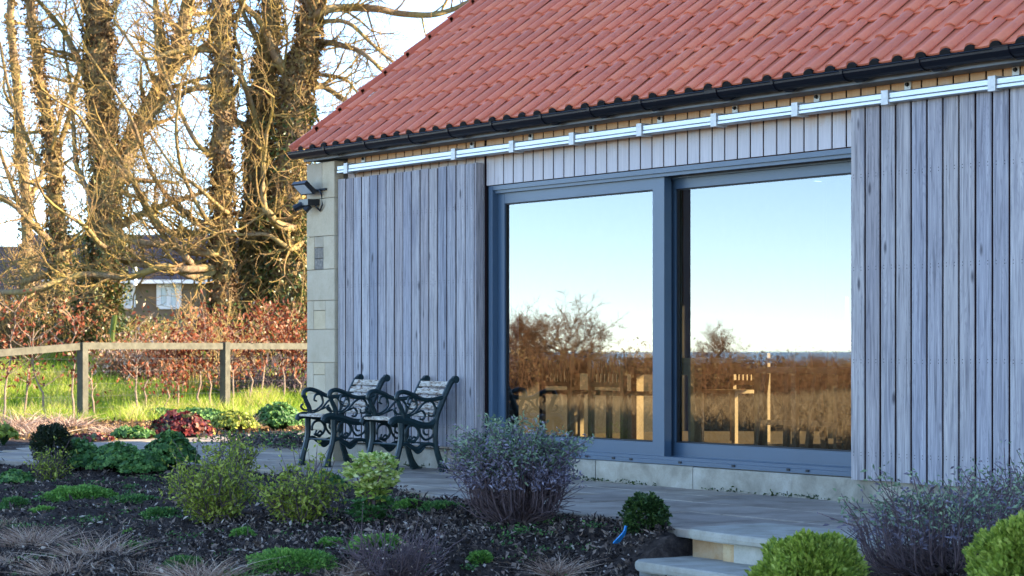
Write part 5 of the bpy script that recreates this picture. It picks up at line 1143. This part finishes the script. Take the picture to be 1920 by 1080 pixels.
tt_ = [(20, 1062, .2, .2, 'mauve dry grass tuft in the bottom left corner'), (268, 1078, .18, .2, 'dry grass tuft at the bottom edge between two larger tufts'), (15, 985, .16, .16, 'short mauve dry tuft at the left edge under the cranesbill'), (300, 930, .12, .14, 'wispy dry tuft behind the largest spirea'), (135, 1010, .16, .17, 'middle-sized dry tuft above the largest one at lower left'), (640, 1085, .16, .18, 'dry tuft at the bottom edge between green mound and twiggy shrub'), (690, 1075, .18, .2, 'dry mauve tuft under the small round mound')]
for i_, (a, b, rx, h, lab) in enumerate(tt_): tuft(lab, Gs(a, b), rx*.9, h*.7, 260, 430+i_)
# scattered small weeds (uncountable)
n = 620; wx = rng.uniform(0, 9.5, n); wy = rng.uniform(-6.2, -1.6, n); ok = (wy < yfront(wx)-.1) & ~((wx > 8.1) & (wy > -2.9)); wx, wy = wx[ok], wy[ok]
mb = MB()
for a, b in zip(wx, wy):
    k_ = rng.integers(10, 60); s = rng.uniform(.02, .075); P = np.stack([a+rng.normal(size=k_)*s, b+rng.normal(size=k_)*s, np.full(k_, float(Zs(a, b)))+rng.uniform(0, .03, k_)], 1); D = rng.normal(size=(k_, 3)); D[:, 2] = np.abs(D[:, 2]); mb.leaves(P, D, rng.uniform(.012, .03, k_), rng.uniform(.008, .016, k_), var=rng.random(k_)*.8)
o = mb.build('small_weeds', M['geranium']); tag(o, 'scattered tiny green seedlings and weeds in the mulch', 'weeds', kind='stuff')
n = 900; wx = rng.uniform(-1, 11.5, n); wy = rng.uniform(-7, -1.4, n); ok = (wy < yfront(wx)) & ~((wx > 8.1) & (wx < 10.2) & (wy > -2.9)); wx, wy = wx[ok], wy[ok]
P = np.stack([wx, wy, Zs(wx, wy)+.02], 1); D = rng.normal(size=P.shape); D[:, 2] *= .3
mb = MB(); mb.leaves(P, D, rng.uniform(.03, .09, len(P)), rng.uniform(.006, .03, len(P)), var=rng.random(len(P))); o = mb.build('dead_litter', M['straw']); tag(o, 'pale dead stalks and fallen leaves lying on the mulch', 'litter', kind='stuff')

# border beyond the path
def Bp(px, py): p = Gs(px, py); p[2] += .03; return p
clump('heuchera', 'large red-leaved heuchera in the border beyond the path', Bp(340, 824), .38, .27, 430, 'heuchera', .056, 130, None, 6)
clump('heuchera', 'smaller dark red heuchera beside the bright red one', Bp(275, 826), .22, .12, 260, 'heuchera', .036, 131, None, 6)
clump('bergenia', 'broad green leafy plant in the border left of the heuchera', Bp(250, 828), .25, .14, 170, 'geranium', .045, 132, None, 6)
clump('border_perennial', 'dark green leafy perennial at the right end of the border', Bp(522, 812), .34, .34, 1300, 'geranium', .030, 133, None, 4)
clump('border_perennial', 'yellow-green leafy perennial left of the dark green one', Bp(438, 815), .32, .26, 900, 'spirea', .026, 134, None, 5)
clump('border_perennial', 'green ground-hugging perennial between heuchera and fence', Bp(370, 796), .5, .2, 900, 'geranium', .028, 135, None, 5)
clump('border_perennial', 'green tufted perennial behind the border, beside the second post', Bp(300, 790), .4, .16, 700, 'geranium', .028, 136, None, 5)
tuft('pinkish dry seed-head tuft in the border beside the yellow-green perennial', Bp(455, 815), .14, .28, 160, 137, 'straw', 'grass_tuft', 'dry tufts in the border', .2, .012)
for i_, (pp, rx, h, lab) in enumerate([((120, 806), .42, .30, 'tan dry grass tuft in the border before the first fence post'), ((30, 812), .45, .34, 'tan dry grass tuft in the border at the left edge'), ((70, 825), .3, .22, 'short tan grass tuft close to the path at left'), ((205, 818), .3, .16, 'low tan grass tuft between the path and first fence post'), ((560, 803), .25, .25, 'tan dry tuft next to the stone pier')]): tuft(lab, Bp(*pp), rx, h, 420, 140+i_, 'straw', 'grass_tuft', 'dry tufts in the border', .5, .012)
clump('border_perennial', 'yellow-green plant at the left edge of the border', Bp(6, 838), .16, .22, 140, 'spirea', .035, 150, None, 5)
clump('sedum', 'low dark purple plants along the path edge', Bp(165, 832), .3, .08, 150, 'heuchera', .03, 151, None, 5)
n = 9000; px = rng.uniform(-40, 620, n); tt = rng.uniform(24.2, 31, n); u = (px-960)/FPX; P = np.stack([CX+tt*(-SA+u*CA), CY+tt*(CA+u*SA), np.zeros(n)], 1); ok = P[:, 0] < xfar(P[:, 1])-.05; P = P[ok]; P[:, 2] = Zs(P[:, 0], P[:, 1])+.03
D = rng.normal(size=P.shape); D[:, 2] = np.abs(D[:, 2])*.6; mb = MB(); mb.leaves(P, D, rng.uniform(.03, .09, len(P)), rng.uniform(.015, .04, len(P)), var=rng.random(len(P))); o = mb.build('border_litter', M['deadivy']); tag(o, 'dry leaves and stalks littering the sunlit border', 'litter', kind='stuff')
# planting pocket by the pier
pc = G(530, 838); pk = thing('ground_cover_patch', 'dark patch of low purple planting at the foot of the stone pier', 'plant', (pc[0], pc[1], 0.0)); rg = np.random.default_rng(160)
n = 1500; P = np.stack([pc[0]+rg.normal(size=n)*.5, pc[1]+rg.normal(size=n)*.28, rg.uniform(.0, .12, n)], 1); D = rg.normal(size=(n, 3)); D[:, 2] = abs(D[:, 2]); mb = MB(); mb.leaves(P, D, rg.uniform(.03, .07, n), rg.uniform(.015, .03, n), rg=rg); mb.build('leaves', M['darkpatch'], pk)
n = 500; P = np.stack([pc[0]+rg.normal(size=n)*.45, pc[1]+rg.normal(size=n)*.25, rg.uniform(.0, .14, n)], 1); D = rg.normal(size=(n, 3)); D[:, 2] = abs(D[:, 2]); mb = MB(); mb.leaves(P, D, rg.uniform(.03, .07, n), rg.uniform(.015, .03, n), rg=rg); mb.build('green_leaves', M['geranium'], pk)

# ------------------------------------------------------------------ what the glass reflects: hedge, bare trees, open field in front of the house
def refl(px, t):   # place seen by reflection in the facade
    p = A(px, HY, t); p[1] = -p[1]; return p
hd = thing('hedge', 'long brown winter hedge across the field, mirrored in the glass', 'hedge', refl(1080, 44)); rg = np.random.default_rng(200); mb = MB(); lf = MB()
o_ = np.array(hd.location)
hp = [refl(860, 46), refl(960, 45), refl(1080, 45), refl(1230, 48), refl(1330, 56), refl(1500, 75), refl(1650, 95)]; hp = spl(hp, 12)
P = []
for _ in range(2600):
    i_ = rg.integers(0, len(hp)-1); p = hp[i_]+(hp[i_+1]-hp[i_])*rg.random()+rg.normal(size=3)*np.array((.9, .9, 0)); p[2] = float(Zs(p[0], p[1])); f = i_/len(hp); h = rg.uniform(0.9, 1.5)*(1-.2*f)
    d = np.array((rg.normal()*.25, rg.normal()*.25, 1.)); pts = [p]
    for _k in range(4): d = d+rg.normal(size=3)*.2; pts.append(pts[-1]+d/np.linalg.norm(d)*h/4)
    mb.tube(pts, np.linspace(.018, .006, 5), 3, cap=False); P += pts[1:]
    for _k in range(2): grow(mb, pts[rg.integers(1, 4)], rot_dir(d, .8, rg), .35, .007, 3, rg, 3, 0, 4, .2, (1, 3))
mb.build('stems', M['twig_far'], hd); P = np.array(P); n = 26000; p_ = P[rg.integers(0, len(P), n)]+rg.normal(size=(n, 3))*.15; D = rg.normal(size=(n, 3)); lf.leaves(p_, D, rg.uniform(.05, .11, n), rg.uniform(.03, .06, n), var=rg.random(n), rg=rg); lf.build('leaves', M['deadivy'], hd)
for (px, t, h, lab, sd_) in ((1062, 56, 2.6, 'bare round-headed tree mirrored in the left pane', 210), (975, 54, 2.2, 'thin upright bare tree mirrored at the left edge of the left pane', 211), (1000, 60, 2.4, 'slender bare tree mirrored beside the round-headed one', 212), (1330, 95, 2.2, 'small distant bare tree mirrored at the left of the right pane', 213)):
    rg = np.random.default_rng(sd_); p = refl(px, t); p[2] = float(Zs(p[0], p[1])); r_ = thing('field_tree', lab, 'tree', p); mb = MB(); tp_ = np.array([p+np.array((rg.normal()*.05*k_, rg.normal()*.05*k_, h*.5*k_/4)) for k_ in range(5)]); mb.tube(tp_, np.linspace(.12, .06, 5), 7, cap=False); mb.build('trunk', M['bark'], r_)
    mb = MB()
    for _ in range(16): grow(mb, tp_[rg.integers(2, 5)], np.array((rg.normal()*.7, rg.normal()*.7, .9)), h*.42, .035, 1, rg, 4, 0, 4, .25, (3, 6))
    mb.build('crown', M['twig_far'], r_)
n = 26000; ff = rng.random(n); pxr = rng.uniform(900, 1680, n); tr = rng.uniform(26, 60, n); u = (pxr-960)/FPX; P = np.stack([CX+tr*(-SA+u*CA), -(CY+tr*(CA+u*SA)), np.zeros(n)], 1); P[:, 2] = Zs(P[:, 0], P[:, 1])-.09; D = rng.normal(size=P.shape)*.3; D[:, 2] = 1
mb = MB(); mb.blades(P, D, rng.uniform(.25, .6, n), rng.uniform(.02, .035, n), .3, seg=2); o = mb.build('field_straw', M['goldstraw']); tag(o, 'tall golden straw grass of the open field mirrored in the glass', 'grass', kind='stuff')
